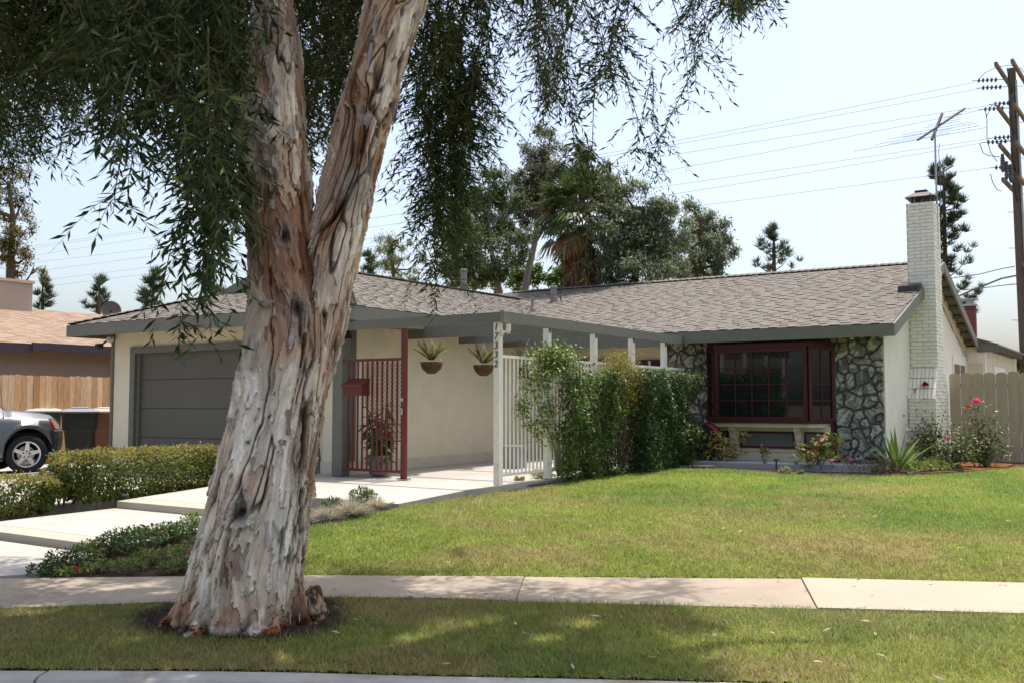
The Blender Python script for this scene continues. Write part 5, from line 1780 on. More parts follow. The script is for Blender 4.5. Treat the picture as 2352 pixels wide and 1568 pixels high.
# planter behind the railing
tag(MB().box(-9.3, -9.0, 13.9, 14.2, .37, .72).box(-9.32, -8.98, 13.88, 14.22, .70, .75).build('planter_box', mat('grey_planter', (.25, .25, .26), .8, .1)), 'grey box planter on the patio seen through the white railing', 'planter')

# ================================================================ FENCES, NEIGHBOUR, BINS
def board_fence(name, label, p, q, z0, z1, bw, m, cols, ear='dog', gap=.006, th=.018, seed=1):
    t = thing(name, label, 'fence', (*((np.array(p) + q) / 2), z0))
    rg = np.random.default_rng(seed)
    p, q = np.array(p, float), np.array(q, float)
    L = np.linalg.norm(q - p); d = (q - p) / L; n = np.array([d[1], -d[0]])
    mb = MB()
    k = int(L / bw)
    for i in range(k):
        a, b = i * bw + gap / 2, (i + 1) * bw - gap / 2
        h = z1 + rg.normal(0, .008)
        off = rg.normal(0, .004)
        if ear == 'dog':
            prof = [(a, z0), (b, z0), (b, h - .035), (b - .025, h), (a + .025, h), (a, h - .035)]
        else:
            prof = [(a, z0), (b, z0)] + [(a + (b - a) * (.5 + .5 * math.cos(x)), h - .055 + .055 * math.sin(x)) for x in np.linspace(0, math.pi, 8)]
        V = [(*(p + d * u + n * off), z) for u, z in prof] + [(*(p + d * u + n * (off - th)), z) for u, z in prof]
        m_ = len(prof)
        c = tuple(np.array(cols[rg.integers(len(cols))]) * rg.uniform(.88, 1.12))
        mb.add(V, [list(range(m_)), list(range(m_, 2 * m_))[::-1]] + [[j, m_ + j, m_ + (j + 1) % m_, (j + 1) % m_] for j in range(m_)], c)
    mb.build('boards', m, t)
    mb = MB()
    for z in (z0 + .3, (z0 + z1) / 2, z1 - .25):
        a, b = p - n * .045, q - n * .045
        mb.bar((*a, z), (*b, z), .04, .09)
    mb.build('rail', m if ear != 'dog' else PLAINBARK, t)
    return t
board_fence('cedar_fence', 'new orange cedar board fence behind the bins and the car', (-20.6, 5.0), (-20.6, 19.0), .12, 2.08, .142, CEDAR,
            [(.66, .39, .20), (.72, .46, .26), (.60, .34, .16), (.76, .52, .31), (.64, .38, .19), (.52, .28, .13)])
board_fence('tan_fence', 'tan painted board fence with rounded board tops right of the chimney', (-3.36, 20.75), (6.5, 20.75), .30, 2.06, .205, TANPAINT, [(1, 1, 1)], ear='round', seed=4)

NB = thing('neighbour_house', 'neighbouring house with tan shingle roof and plain stucco chimney beyond the cedar fence', 'house', (-24, 14, .2))
MB().box(-22.75, -22.6, 4, 26, .1, 2.75).build('wall', PINKWALL, NB)
MB().box(-22.06, -22.0, 4, 12.98, 2.64, 2.85).box(-21.98, -21.92, 12.98, 26, 2.70, 2.89).build('fascia', PURPLE, NB)
shingles('shingle_roof', (-22.0, 4, 2.86), (0, 1, 0), (-.957, 0, .29), 4.0 / .957, lambda v: (0, 22), NB,
         [(.25, .178, .125), (.27, .195, .14), (.235, .165, .115), (.28, .205, .148)], .145, TANROOF, (.2, .5), .010)
MB().add([(-22.0, 4, 2.84), (-22.0, 26, 2.84), (-26, 26, 4.06), (-26, 4, 4.06), (-30, 26, 2.84), (-30, 4, 2.84)], [(0, 1, 2, 3), (3, 2, 4, 5)]).build('roof_deck', mat('tan_deck', (.34, .225, .155), .95, .1), NB)
nch = MB().box(-26.5, -25.6, 13.0, 15.1, 3.6, 4.72).build('chimney', PINKWALL, NB)
MB().box(-26.54, -25.56, 12.96, 15.14, 4.722, 4.80).build('chimney_cap', mat('tan_cap', (.5, .40, .28), .9, .1), NB)
sd = thing('satellite_dish', 'round dark dish on the ridge of the neighbouring tan roof', 'satellite dish', (-25.2, 17.6, 4.0))
p = at(255, 714, 27.5)
dv = unit(CAMP - p + np.array([6, 4, 6]))
a_ = unit(np.cross(dv, (0, 0, 1))); b_ = np.cross(a_, dv)
V, Fs = [], []
for i in range(7):
    for j in range(24):
        r = .27 * i / 6; an = 6.2832 * j / 24
        V.append(p + a_ * r * math.cos(an) + b_ * r * math.sin(an) + dv * (r * r * .9 - .03))
Fs = [(i * 24 + j, i * 24 + (j + 1) % 24, (i + 1) * 24 + (j + 1) % 24, (i + 1) * 24 + j) for i in range(6) for j in range(24)]
mk('dish', np.array(V), np.array(Fs), mat('dish_grey', (.10, .095, .09), .6, .1), sd, smooth=True)
MB().tube([p, p - dv * .1 - (0, 0, .1), p - dv * .12 - (0, 0, .6)], .025, 6).build('bracket', METALD, sd)

def bin_(label, p, mb_m, lid_m, ang, h=1.1):
    t = thing('wheeled_bin', label, 'wheeled bin', p, 'wheeled bins between garage and cedar fence')
    ca, sa = math.cos(ang), math.sin(ang)
    def T(x, y, z): return (p[0] + (x * ca - y * sa) * 1.06, p[1] + (x * sa + y * ca) * 1.06, p[2] + z * 1.07)
    def loft(levels):
        V, Fs = [], []
        k = 8
        for (z, hx, hy, yo) in levels:
            c = .06
            for x, y in ((-hx + c, -hy), (hx - c, -hy), (hx, -hy + c), (hx, hy - c), (hx - c, hy), (-hx + c, hy), (-hx, hy - c), (-hx, -hy + c)):
                V.append(T(x, y + yo, z))
        n = len(levels)
        for i in range(n - 1):
            for j in range(k):
                Fs.append((i * k + j, i * k + (j + 1) % k, (i + 1) * k + (j + 1) % k, (i + 1) * k + j))
        Fs.append(list(range(k))[::-1]); Fs.append(list(range((n - 1) * k, n * k)))
        return V, Fs
    MB().add(*loft([(.05, .22, .25, .0), (.62, .275, .33, 0), (.66, .29, .345, 0), (.68, .31, .36, 0), (.95, .325, .385, 0), (.97, .345, .41, 0), (1.0, .345, .41, 0)])).build('bin_body', mb_m, t)
    ld = MB().add(*loft([(1.0, .35, .42, -.01), (1.03, .36, .43, -.01), (1.06, .33, .38, 0), (1.085, .22, .24, 0)])).build('lid', lid_m, t)
    mb = MB()
    mb.add([T(*q) for q in ((-.16, -.1, 1.07), (.16, -.1, 1.07), (.16, .12, 1.085), (-.16, .12, 1.085), (-.16, -.1, 1.10), (.16, -.1, 1.10), (.16, .12, 1.115), (-.16, .12, 1.115))], [(0, 3, 2, 1), (4, 5, 6, 7), (0, 1, 5, 4), (1, 2, 6, 5), (2, 3, 7, 6), (3, 0, 4, 7)])
    mb.build('lid_panel', lid_m, ld)
    for s in (-1, 1):
        c = T(s * .29, .3, .12)
        w = MB()
        V, Fs = [], []
        for e in (-.03, .03):
            for j in range(14):
                an = 6.2832 * j / 14
                V.append(T(s * .29 + e, .3 + .12 * math.cos(an), .12 + .12 * math.sin(an)))
        Fs = [list(range(14)), list(range(14, 28))[::-1]] + [(j, (j + 1) % 14, 14 + (j + 1) % 14, 14 + j) for j in range(14)]
        w.add(V, Fs).build('wheel', RUBBER, t)
    return t
bin_('dark green bin with pale lid, mostly hidden by the silver car', tuple(at(100, 1000, 21.8)[:2]) + (.2,), BINGR, mat('bin_pale_lid', (.33, .345, .30), .6, .1, 12), 1.0)
bin_('black bin with grey lid in the middle of the three bins', tuple(at(182, 1000, 20.6)[:2]) + (.2,), BINB, BINLID, 1.0)
bin_('brown bin with tan lid beside the garage corner', tuple(at(243, 1000, 20.9)[:2]) + (.2,), BINBR, BINBRL, 1.0)

# ================================================================ THE CAR
def car():
    hd = math.radians(12)                       # heading from +Y towards +X
    fx = np.array([math.sin(hd), math.cos(hd), 0]); lf = np.array([-fx[1], fx[0], 0])
    wheel_fr = np.array([-17.68, 10.40, .165])
    org = wheel_fr - fx * 1.42 + lf * .80
    org[2] = .165
    t = thing('silver_suv', 'silver grey sport utility car parked on the driveway with only its front in view', 'car', org)
    def T(P):
        P = np.array(P, float).reshape(-1, 3)
        P[:, 0] = np.where(P[:, 0] > 1.85, 1.85 + (P[:, 0] - 1.85) * .62, P[:, 0])
        return org + P[:, :1] * fx + P[:, 1:2] * lf + P[:, 2:3] * np.array([0, 0, 1])
    W = .90
    xs = np.unique(np.concatenate([np.linspace(-2.25, 2.28, 70), np.linspace(.9, 1.95, 30), np.linspace(-1.95, -.9, 24)]))
    def top(x):
        return np.interp(x, [-2.28, -2.2, -2.0, -1.4, -.4, .3, .62, 1.12, 1.5, 1.9, 2.1, 2.2, 2.28], [.95, 1.55, 1.66, 1.70, 1.71, 1.66, 1.52, 1.19, 1.15, 1.09, 1.01, .88, .74])
    def belt(x): return np.interp(x, [-2.3, -1, .8, 1.2, 2.0, 2.15, 2.3], [1.12, 1.08, 1.04, 1.03, .98, .90, .72])
    def half(x): return np.interp(x, [-2.3, -2.1, -1.6, 1.5, 1.85, 2.05, 2.2, 2.28], [.80, .86, .9, .9, .88, .82, .70, .55])
    def low(x):
        z = np.interp(x, [-2.3, -2.1, -1, 1, 2.0, 2.3], [.42, .34, .30, .30, .36, .44])
        for c in (1.42, -1.42):
            d = abs(x - c)
            if d < .44:
                z = max(z, .36 + math.sqrt(.44 ** 2 - d * d) * 1.08)
        return z
    V, ring = [], []
    for x in xs:
        h, zt, zb, zl = half(x), top(x), min(belt(x), top(x) - .03), low(x)
        zl = min(zl, zb - .1)
        gh = x < 1.12
        roof = h * (.70 if gh else .80)
        fl = 0.0
        for c in (1.42, -1.42):
            fl = max(fl, .035 * math.exp(-((abs(x - c) - .44) / .12) ** 2), .03 * (abs(x - c) < .44))
        r = [(h - .06, zl - .0), (h + fl - .01, zl + .01), (h + fl * .8, zl + .07), (h - .005, (zl * .5 + zb * .5)), (h - .01, zb - .1), (h - .04, zb), (h - .07 if not gh else h - .06, zb + .012),
             (roof + .03, zt - .05 if gh else zt - .035), (roof - .06, zt - .008), (roof * .5, zt + .012), (0, zt + .018)]
        ring.append(r)
    k = len(ring[0])
    for x, r in zip(xs, ring):
        for y, z in r: V.append((x, -y, z))
        for y, z in r: V.append((x, y, z))
    Fb, Fgl = [], []
    for i in range(len(xs) - 1):
        for s in (0, 1):
            o0, o1 = i * 2 * k + s * k, (i + 1) * 2 * k + s * k
            for j in range(k - 1):
                q = (o0 + j, o1 + j, o1 + j + 1, o0 + j + 1)
                xm = (xs[i] + xs[i + 1]) / 2
                glass = (j == 6 and -2.0 < xm < .95) or (j in (7, 8, 9) and .42 < xm < 1.10)
                (Fgl if glass else Fb).append(q if s == 0 else q[::-1])
    for e in (0, len(xs) - 1):
        o0 = e * 2 * k
        q = [o0 + j for j in range(k)] + [o0 + k + j for j in range(k - 1)][::-1]
        Fb.append(q if e else q[::-1])
    V = T(V)
    mk('body', V, Fb, CARP, t, smooth=True)
    mk('window_glass', V, Fgl, GLASS, t, smooth=True)
    def pbox(name, m, b, parent=t, rot=0):
        mb = MB().box(*b)
        mb.v = [tuple(q) for q in T(np.array(mb.v))]
        return mb.build(name, m, parent)
    # dark wheel wells and underside
    pbox('underside', BLACKPL, (-2.0, 1.9, -.62, .62, .25, .75))
    pbox('sill', BLACKPL, (-.96, .96, -.885, .885, .24, .345))
    # bumper: charcoal wrap round corner
    pts = [(1.86, -.935), (2.0, -.885), (2.14, -.80), (2.25, -.66), (2.31, -.4), (2.33, 0), (2.31, .4), (2.25, .66), (2.14, .80), (2.0, .885), (1.86, .935)]
    Vb, Fb2 = [], []
    prof = [(.0, .80), (.035, .78), (.045, .64), (.03, .50), (-.02, .36), (-.12, .34), (-.14, .80)]
    for (x, y) in pts:
        n = unit(np.array([x - 1.2, y * 1.1]))
        for o_, z in prof:
            Vb.append((x + n[0] * o_, y + n[1] * o_, z))
    kk = len(prof)
    for i in range(len(pts) - 1):
        for j in range(kk):
            Fb2.append((i * kk + j, i * kk + (j + 1) % kk, (i + 1) * kk + (j + 1) % kk, (i + 1) * kk + j))
    Fb2 += [list(range(kk)), list(range((len(pts) - 1) * kk, len(pts) * kk))[::-1]]
    mk('front_bumper', T(Vb), Fb2, BLACKPL, t)
    # head lamps: lens swept back along the wing, amber strip at its rear edge
    for s in (-1, 1):
        def surf(x, z, off=.012):
            h = float(half(x)) - .005
            return (x, s * (h + off - .05 * max(0, z - .86) / .15), z)
        a = [(1.80, 1.02), (1.86, 1.035), (1.98, .995), (2.09, .91), (2.14, .82), (2.02, .815), (1.92, .86)]
        Vh = [surf(x, z, .018) for x, z in a] + [surf(x, z, -.05) for x, z in a]
        n_ = len(a)
        Fh = [list(range(n_)), list(range(n_, 2 * n_))[::-1]] + [[i, n_ + i, n_ + (i + 1) % n_, (i + 1) % n_] for i in range(n_)]
        hl = mk('headlight', T(Vh), Fh, LAMPG, t)
        a2 = [(1.825, .99), (1.875, 1.0), (1.93, .915), (1.985, .83), (1.94, .825), (1.88, .90)]
        V2 = [surf(x, z, .026) for x, z in a2] + [surf(x, z, -.02) for x, z in a2]
        n_ = len(a2)
        F2 = [list(range(n_)), list(range(n_, 2 * n_))[::-1]] + [[i, n_ + i, n_ + (i + 1) % n_, (i + 1) % n_] for i in range(n_)]
        mk('side_marker', T(V2), F2, AMBER, hl)
    # wheels
    for (x, s, steer) in ((1.42, -1, -.20), (1.42, 1, -.20), (-1.42, -1, 0), (-1.42, 1, 0)):
        c = np.array([x, s * .79, .36])
        ca, sa = math.cos(steer), math.sin(steer)
        def WT(P):
            P = np.asarray(P, float)
            Q = np.stack([P[:, 0] * ca - P[:, 1] * sa, P[:, 0] * sa + P[:, 1] * ca, P[:, 2]], -1) + c
            return T(Q)
        prof = [(.225, .10), (.235, .115), (.30, .12), (.345, .105), (.36, .07), (.36, -.07), (.345, -.105), (.23, -.11)]
        mb = MB().lathe([(r, h * s) for r, h in prof], (0, 0, 0), 48, 'y')
        mb.f = mb.f[:-2]
        wh = mk('wheel', WT(np.array(mb.v)), mb.f, RUBBER, t, smooth=False)
        mb = MB().lathe([(.245, .112 * s), (.24, .118 * s), (.218, .11 * s), (.21, .03 * s), (.205, -.06 * s)], (0, 0, 0), 40, 'y')
        mb.f = mb.f[:-2]
        y = .098 * s
        for i in range(5):
            a = 6.2832 * i / 5 + .25
            d = np.array([math.cos(a), 0, math.sin(a)]); q = np.array([-d[2], 0, d[0]])
            k0 = len(mb.v)
            for (r, w, yy) in ((.03, .045, y - .008 * s), (.225, .028, y + .006 * s)):
                for sg in (-1, 1):
                    mb.v.append(tuple(d * r + q * w * sg + np.array([0, yy, 0])))
                for sg in (-1, 1):
                    mb.v.append(tuple(d * r + q * w * sg + np.array([0, yy - .03 * s, 0])))
                mb.c += [(1, 1, 1)] * 4
            mb.f += [[k0 + i_ for i_ in f] for f in ((0, 1, 5, 4), (0, 4, 6, 2), (1, 3, 7, 5), (2, 6, 7, 3), (0, 2, 3, 1), (4, 5, 7, 6))]
        mb.lathe([(0, y + .004 * s), (.05, y + .002 * s), (.07, y - .006 * s), (.07, y - .03 * s)], (0, 0, 0), 20, 'y')
        rim = mk('rim', WT(np.array(mb.v)), mb.f, ALLOY, wh)
        mb = MB()
        for i in range(5):
            a = 6.2832 * i / 5 + .25 + .0
            mb.lathe([(0, y + .012 * s), (.014, y + .011 * s), (.016, y), (.016, y - .01 * s)], (math.cos(a) * .058, 0, math.sin(a) * .058), 10, 'y')
        mk('lug_nut', WT(np.array(mb.v)), mb.f, METALD, wh)
        mb = MB().lathe([(0, .0), (.15, .0), (.15, -.02 * s), (0, -.02 * s)], (0, 0, 0), 24, 'y')
        mk('brake_disc', WT(np.array(mb.v)), mb.f, METALG, wh)
    # aerial, mirror, door seams
    q = T([(.98, -.855, 1.03), (.99, -.855, 1.06), (.9, -.84, 1.75)])
    an = MB().tube([q[1], q[2]], .004, 5).tube([q[0], q[1]], .012, 8).build('aerial', BLACKPL, t)
    pbox('mirror', CARP, (.42, .55, -1.07, -.90, 1.05, 1.18))
    pbox('mirror', CARP, (.42, .55, .90, 1.07, 1.05, 1.18))
    for x in (.86, -.25):
        pbox('door_seam', BLACKPL, (x, x + .008, -.906, -.893, .4, 1.0))
    pbox('grille', METALD, (2.2, 2.245, -.5, .5, .80, .90))
    pbox('door_handle', CARP, (-.12, .08, -.93, -.895, .93, .96))
    return t
car()

# ================================================================ AERIAL ON THE CHIMNEY
an = thing('tv_aerial', 'tall rooftop television aerial strapped beside the white brick chimney', 'television aerial', (-3.45, 20.4, 4.6))
ab = at(2151, 440, 18.9); at_ = at(2147, 300, 18.9)
MB().tube([(ab[0], ab[1], 4.4), at_ + (0, 0, .02)], .018, 8).build('mast', METALG, an)
b0, b1 = at(2108, 322, 18.2), at(2216, 250, 20.2)
MB().bar(b0, b1, .035, .035).bar(at(2140, 322, 18.8), at(2164, 262, 19.2), .04, .04).build('boom', METALD, an)
mb = MB()
bd = unit(b1 - b0)
el = unit(np.cross(bd, (0, 0, 1)))
for i, (s, h) in enumerate(((.0, 1.2), (.04, .55), (.12, 1.0), (.2, .45), (.24, .85), (.33, .7), (.45, .36), (.54, .3), (.64, .2), (.74, .18), (.86, .16), (.97, .14))):
    c = b0 + (b1 - b0) * s
    k = RG.uniform(.8, 1.1)
    mb.bar(c - el * h * k, c + el * h, .0065, .0065)
mb.build('element', METALG, an)
p = at(2150, 399, 18.9); q = at(2188, 381, 19.6)
MB().bar(p, (p + q) / 2 + (0, 0, -.02), .02, .02).bar(at(2152, 404, 18.9), q, .035, .03).build('side_bracket', METALD, an)
MB().tube([at(2158, 330, 18.8), at(2156, 350, 18.8), at(2160, 420, 18.8), at(2161, 470, 18.9)], .006, 4).build('cable', WIREM, an)

# ================================================================ POLE AND WIRES
DP = 30.0
up_ = thing('utility_pole', 'weathered wooden utility pole with stacked crossarms and insulators beyond the tan fence', 'utility pole', (*at(2350, 1000, DP)[:2], 0))
pt, pm = at(2323, 158, DP), at(2346, 640, DP)
pb = pt + (pm - pt) * (pt[2] / (pt[2] - pm[2]))
MB().tube([pb, pb + (pt - pb) * .5, pt], [.16, .14, .115], 16).build('pole', POLEW, up_)
INS = []
arm_d = unit(at(2362, 255, DP + 3.0) - at(2300, 165, DP - 1.1))
arm_d[2] = 0; arm_d = unit(arm_d)
pax = unit(pt - pb)
mbins = MB()
wire_ends = []
for v, side_len in ((172, 1), (268, 1), (352, 1), (425, .8)):
    c = pb + pax * ((at(2325, v, DP)[2] - pb[2]) / pax[2])
    sdv = np.cross(arm_d, (0, 0, 1))
    arm = MB()
    for sg in (-1, 1):
        o_ = c + sdv * .22 * sg
        arm.bar(o_ - arm_d * 1.35 * side_len, o_ + arm_d * 1.35 * side_len, .085, .115)
    arm.build('crossarm', ARMW, up_)
    arm = MB()
    for sg in (-1, 1):
        arm.bar(c + arm_d * .8 * side_len * sg + (0, 0, -.03), c - pax * .65, .03, .045)
    arm.build('brace', METALD, up_)
MB().tube([pb + (.16, -.1, 0), pt + (.12, -.08, -.4)], .035, 8).build('conduit', METALG, up_)
c = pb + pax * ((at(2340, 615, DP)[2] - pb[2]) / pax[2])
MB().bar(c - arm_d * .9 + sdv * .2, c + arm_d * .9 + sdv * .2, .1, .13).build('crossarm', ARMW, up_)
mb = MB()
for i in range(14):
    z = 4.0 + i * .55
    c = pb + pax * (z / pax[2])
    s = 1 if i % 2 else -1
    MB().tube([c, c + RGT * s * .33], .009, 5).build('climbing_peg', METALD, up_)
# three pot insulators under the lowest arm
for (u, v) in ((2303, 378), (2312, 395), (2322, 402)):
    p = at(u, v, DP - .4)
    MB().lathe([(.03, .32), (.05, .3), (.05, .2), (.075, .18), (.05, .16), (.075, .1), (.05, .08), (.075, .02), (.05, 0), (.065, -.1), (.05, -.2), (.02, -.25)], p, 12).build('cutout', PORC, up_)
WIRES = [((2240, 186), (1885, 266), (942, 429), (84, 565)), ((2250, 203), (1885, 275), (942, 435), (84, 570)), ((2278, 240), (1885, 306), (942, 449), (84, 587)), ((2255, 252), (1885, 329), (942, 488), (84, 603)),
         ((2278, 318), (1885, 377), (942, 510), (84, 623)), ((2262, 328), (1885, 392), (942, 536), (84, 645)), ((2280, 386), (1885, 436), (942, 557), (84, 660))]
WL = ['uppermost power line, closest above its twin', 'second power line from the top, just below its twin', 'third power line from the top', 'middle one of the seven power lines', 'fifth power line from the top', 'sixth power line from the top', 'lowest of the seven power lines']
for i, ((a, b, c, d), lab) in enumerate(zip(WIRES, WL)):
    P_ = []
    us = np.array([a[0], b[0], c[0], d[0]], float); vs = np.array([a[1], b[1], c[1], d[1]], float)
    co = np.polyfit(us, vs, 2)
    P0, P1 = at(a[0], a[1], DP), at(d[0], d[1], 62)
    n = 40
    for s in np.linspace(-.0, 1.25, n):
        q = P0 + (P1 - P0) * s
        # keep the ground plan straight, give it its sag
        r = q - CAMP
        dep = r @ FWD
        u = CU + F_PX * (r @ RGT) / dep
        v = np.polyval(co, u) if s <= 1 else None
        if v is not None:
            q[2] = at(u, v, dep)[2]
        P_.append(q)
    lead = at(a[0] + 70 if a[0] < 2262 else a[0] + 48, a[1] - 10 - (70 if a[0] < 2262 else 48) * .12, DP)
    w = MB().tube(P_, .0065, 4).build('power_line', WIREM)
    tag(w, lab + ', running behind the trees', 'power line', 'power lines to the pole')
    ins = MB()
    e0 = P0
    e1 = pb + pax * ((P0[2] + .05 - pb[2]) / pax[2])
    dd = unit(e1 - e0)
    ins.tube([e0 - dd * .1, e1], .012, 5)
    for k in range(5):
        q = e0 + dd * (.08 + .13 * k)
        ins.tube([q, q + dd * .03, q + dd * .035, q + dd * .06], [.03, .075, .075, .03], 8)
    o = ins.build('insulator', PORC, up_)
mb = MB()
for (pts) in (((2246, 185), (2262, 168), (2290, 154), (2320, 150), (2345, 158), (2354, 170)), ((2262, 250), (2267, 275), (2267, 320), (2275, 350), (2290, 372)), ((2250, 330), (2258, 352), (2270, 358), (2296, 361)), ((2275, 400), (2280, 420), (2290, 436), (2300, 440)), ((2266, 268), (2278, 243), (2300, 236))):
    mb.tube([at(u, v, DP - .3) for u, v in pts], .012, 4)
mb.build('jumper', WIREM, up_)
for i, (pts, lab) in enumerate(((((2340, 632), (2300, 640), (2230, 668), (2180, 690)), 'thick low cable bundle with loops reaching the house side'), (((2342, 652), (2300, 656), (2240, 664), (2180, 668)), 'lower service cable beside the pine'), (((2330, 612), (2290, 620), (2250, 630), (2180, 640)), 'thin service wire above the cable bundle'))):
    q = [at(u, v, DP + 2 * j) for j, (u, v) in enumerate(pts)]
    tag(MB().tube(q, .03 if i == 0 else .016, 5).build('service_cable', WIREM), lab, 'cable', 'service cables from the pole')

# ================================================================ TREES BEYOND THE HOUSE
def far_tree(name, label, depth, trunk, clumps, n, L, W, pal, trunk_r=.18, thick=.85, grp=None, barkm=None, dro=-.3, limbs=True, gap=.42, m=None):
    b = at(*trunk[0], depth)
    t = thing(name, label, 'tree', (b[0], b[1], .2), grp)
    mb = MB()
    tp = [np.array([b[0], b[1], .2])] + [at(u, v, depth) for u, v in trunk]
    mb.tube(tp, np.linspace(trunk_r, trunk_r * .3, len(tp)), 8)
    Cs = []
    area = np.array([c[2] * c[3] for c in clumps], float)
    cnt = (area / area.sum() * n).astype(int)
    for (u, v, ru, rv), k in zip(clumps, cnt):
        dz = RG.normal(0, .5)
        c = at(u, v, depth + dz)
        rx, rz = ru * depth / F_PX, rv * depth / F_PX
        # several sub-clumps inside every clump: uneven outline, sky gaps
        ns = max(6, int(ru * rv / 130))
        sd = rnd_dirs(ns) * (RG.uniform(.1, 1.45, (ns, 1)) ** .55)
        sub = c + (sd[:, :1] * RGT * rx + sd[:, 1:2] * np.array([0, 0, 1]) * rz + sd[:, 2:3] * E2 * rx * .8)
        pick = RG.integers(0, ns, k)
        rr = .33 * (rx + rz) / 2 * RG.uniform(.5, 1.3, (k, 1))
        Cs.append(sub[pick] + RG.normal(0, 1, (k, 3)) * rr * .62)
        if limbs:
            i = np.argmin([np.linalg.norm(q - c) + max(0, q[2] - c[2]) * 2 for q in tp])
            mid = (tp[i] + c) / 2 + np.array([0, 0, -.2])
            mb.tube([tp[i], mid, c], [trunk_r * .45, trunk_r * .25, trunk_r * .08], 5)
            for q in sub[:6]:
                mb.tube([c + (mid - c) * .3, (c + q) / 2, q], [trunk_r * .12, trunk_r * .08, trunk_r * .03], 4)
    mb.build('trunk', barkm or PLAINBARK, t)
    C = np.concatenate(Cs)
    C = C[fbm(C * 1.3, 3, 5) > gap]
    leafy('crown', t, C, L, W, pal, m or LEAF, .3, droop=dro)
    return t
EU = [(.10, .135, .055), (.135, .165, .07), (.08, .105, .045), (.17, .19, .09)]
ET = [(.12, .13, .07), (.155, .16, .09), (.10, .105, .06), (.19, .19, .115)]
far_tree('eucalyptus', 'tall thin eucalyptus with grey trunk rising behind the palm', 31, [(1205, 668), (1212, 630), (1228, 560), (1238, 470), (1245, 390), (1250, 340)],
         [(1240, 345, 52, 48), (1300, 352, 50, 44), (1215, 400, 40, 40), (1262, 400, 60, 45), (1320, 400, 40, 35), (1235, 450, 45, 45), (1190, 420, 28, 32), (1410, 420, 40, 40), (1290, 470, 40, 30), (1190, 480, 40, 40), (1250, 500, 40, 30)], 30000, .14, .038, ET, .14, barkm=GREYBARK, gap=.40)
far_tree('eucalyptus', 'dark branching eucalyptus left of the palm with several pale stems', 29, [(1152, 690), (1140, 640), (1128, 570), (1120, 500), (1125, 440)],
         [(1125, 440, 44, 44), (1080, 470, 44, 48), (1165, 480, 44, 44), (1110, 520, 60, 40), (1060, 540, 40, 44), (1160, 560, 48, 40), (1105, 580, 60, 36), (1195, 540, 36, 50), (1090, 620, 60, 24), (1150, 620, 50, 30), (1060, 590, 40, 40)], 30000, .13, .038, EU, .12, barkm=GREYBARK, gap=.41)
mb = MB()
far_tree('olive_tree', 'greyish leafy tree standing right behind the palm', 25.5, [(1455, 690), (1460, 620), (1470, 540), (1480, 480)],
         [(1430, 440, 44, 50), (1455, 510, 50, 50), (1510, 500, 50, 46), (1480, 570, 60, 50), (1540, 560, 50, 55), (1430, 590, 50, 50), (1500, 630, 80, 36), (1405, 640, 40, 36), (1400, 540, 36, 60)], 26000, .14, .036, [(.15, .185, .095), (.19, .225, .13), (.11, .14, .065), (.25, .275, .17)], .16, gap=.38)
far_tree('olive_tree', 'loose greyish tree at the right end of the group above the roof', 28.5, [(1600, 690), (1605, 620), (1610, 550), (1612, 500)],
         [(1605, 510, 44, 38), (1640, 545, 40, 36), (1575, 560, 46, 46), (1625, 590, 50, 40), (1665, 570, 24, 30), (1580, 620, 60, 30), (1655, 620, 32, 24)], 17000, .15, .036, [(.16, .195, .105), (.20, .235, .14), (.12, .15, .075), (.26, .285, .18)], .14, gap=.40)
far_tree('green_bush', 'bright green leafy tree low between the pale stems and the palm', 33, [(1235, 700), (1235, 660)], [(1215, 645, 40, 26), (1255, 635, 40, 30), (1285, 650, 30, 30), (1190, 655, 26, 20)], 5500, .13, .06, [(.10, .17, .03), (.14, .21, .04), (.08, .13, .025)], .1, limbs=False, gap=.36)
far_tree('green_bush', 'yellowish leafy tree low behind the roof vent pipe', 33, [(1075, 700), (1075, 660)], [(1060, 625, 44, 36), (1095, 640, 36, 30), (1030, 620, 40, 40), (1120, 655, 30, 20)], 6500, .13, .045, [(.12, .14, .04), (.15, .16, .05), (.09, .11, .03)], .1, limbs=False, gap=.38)
far_tree('pepper_tree', 'pale wispy yellow green tree far behind the garage ridge', 46, [(905, 690), (903, 620), (900, 560)], [(895, 565, 34, 36), (925, 590, 30, 30), (880, 600, 26, 30), (940, 560, 14, 16), (930, 625, 40, 24), (970, 600, 30, 26)], 5500, .22, .035, [(.20, .22, .09), (.24, .26, .12), (.16, .19, .07)], .14, gap=.45, dro=-.8)
far_tree('autumn_tree', 'olive brown tree with yellowing crown above the neighbouring chimney', 44, [(20, 690), (25, 600), (30, 500), (20, 420)],
         [(20, 420, 44, 40), (48, 470, 36, 40), (10, 500, 44, 44), (50, 535, 40, 36), (20, 570, 44, 36), (62, 590, 30, 26), (78, 618, 26, 22), (35, 625, 34, 22), (-30, 560, 50, 60), (-40, 450, 50, 60)], 13000, .19, .06, [(.13, .11, .045), (.17, .14, .05), (.10, .09, .035), (.22, .18, .05)], .25, gap=.44)

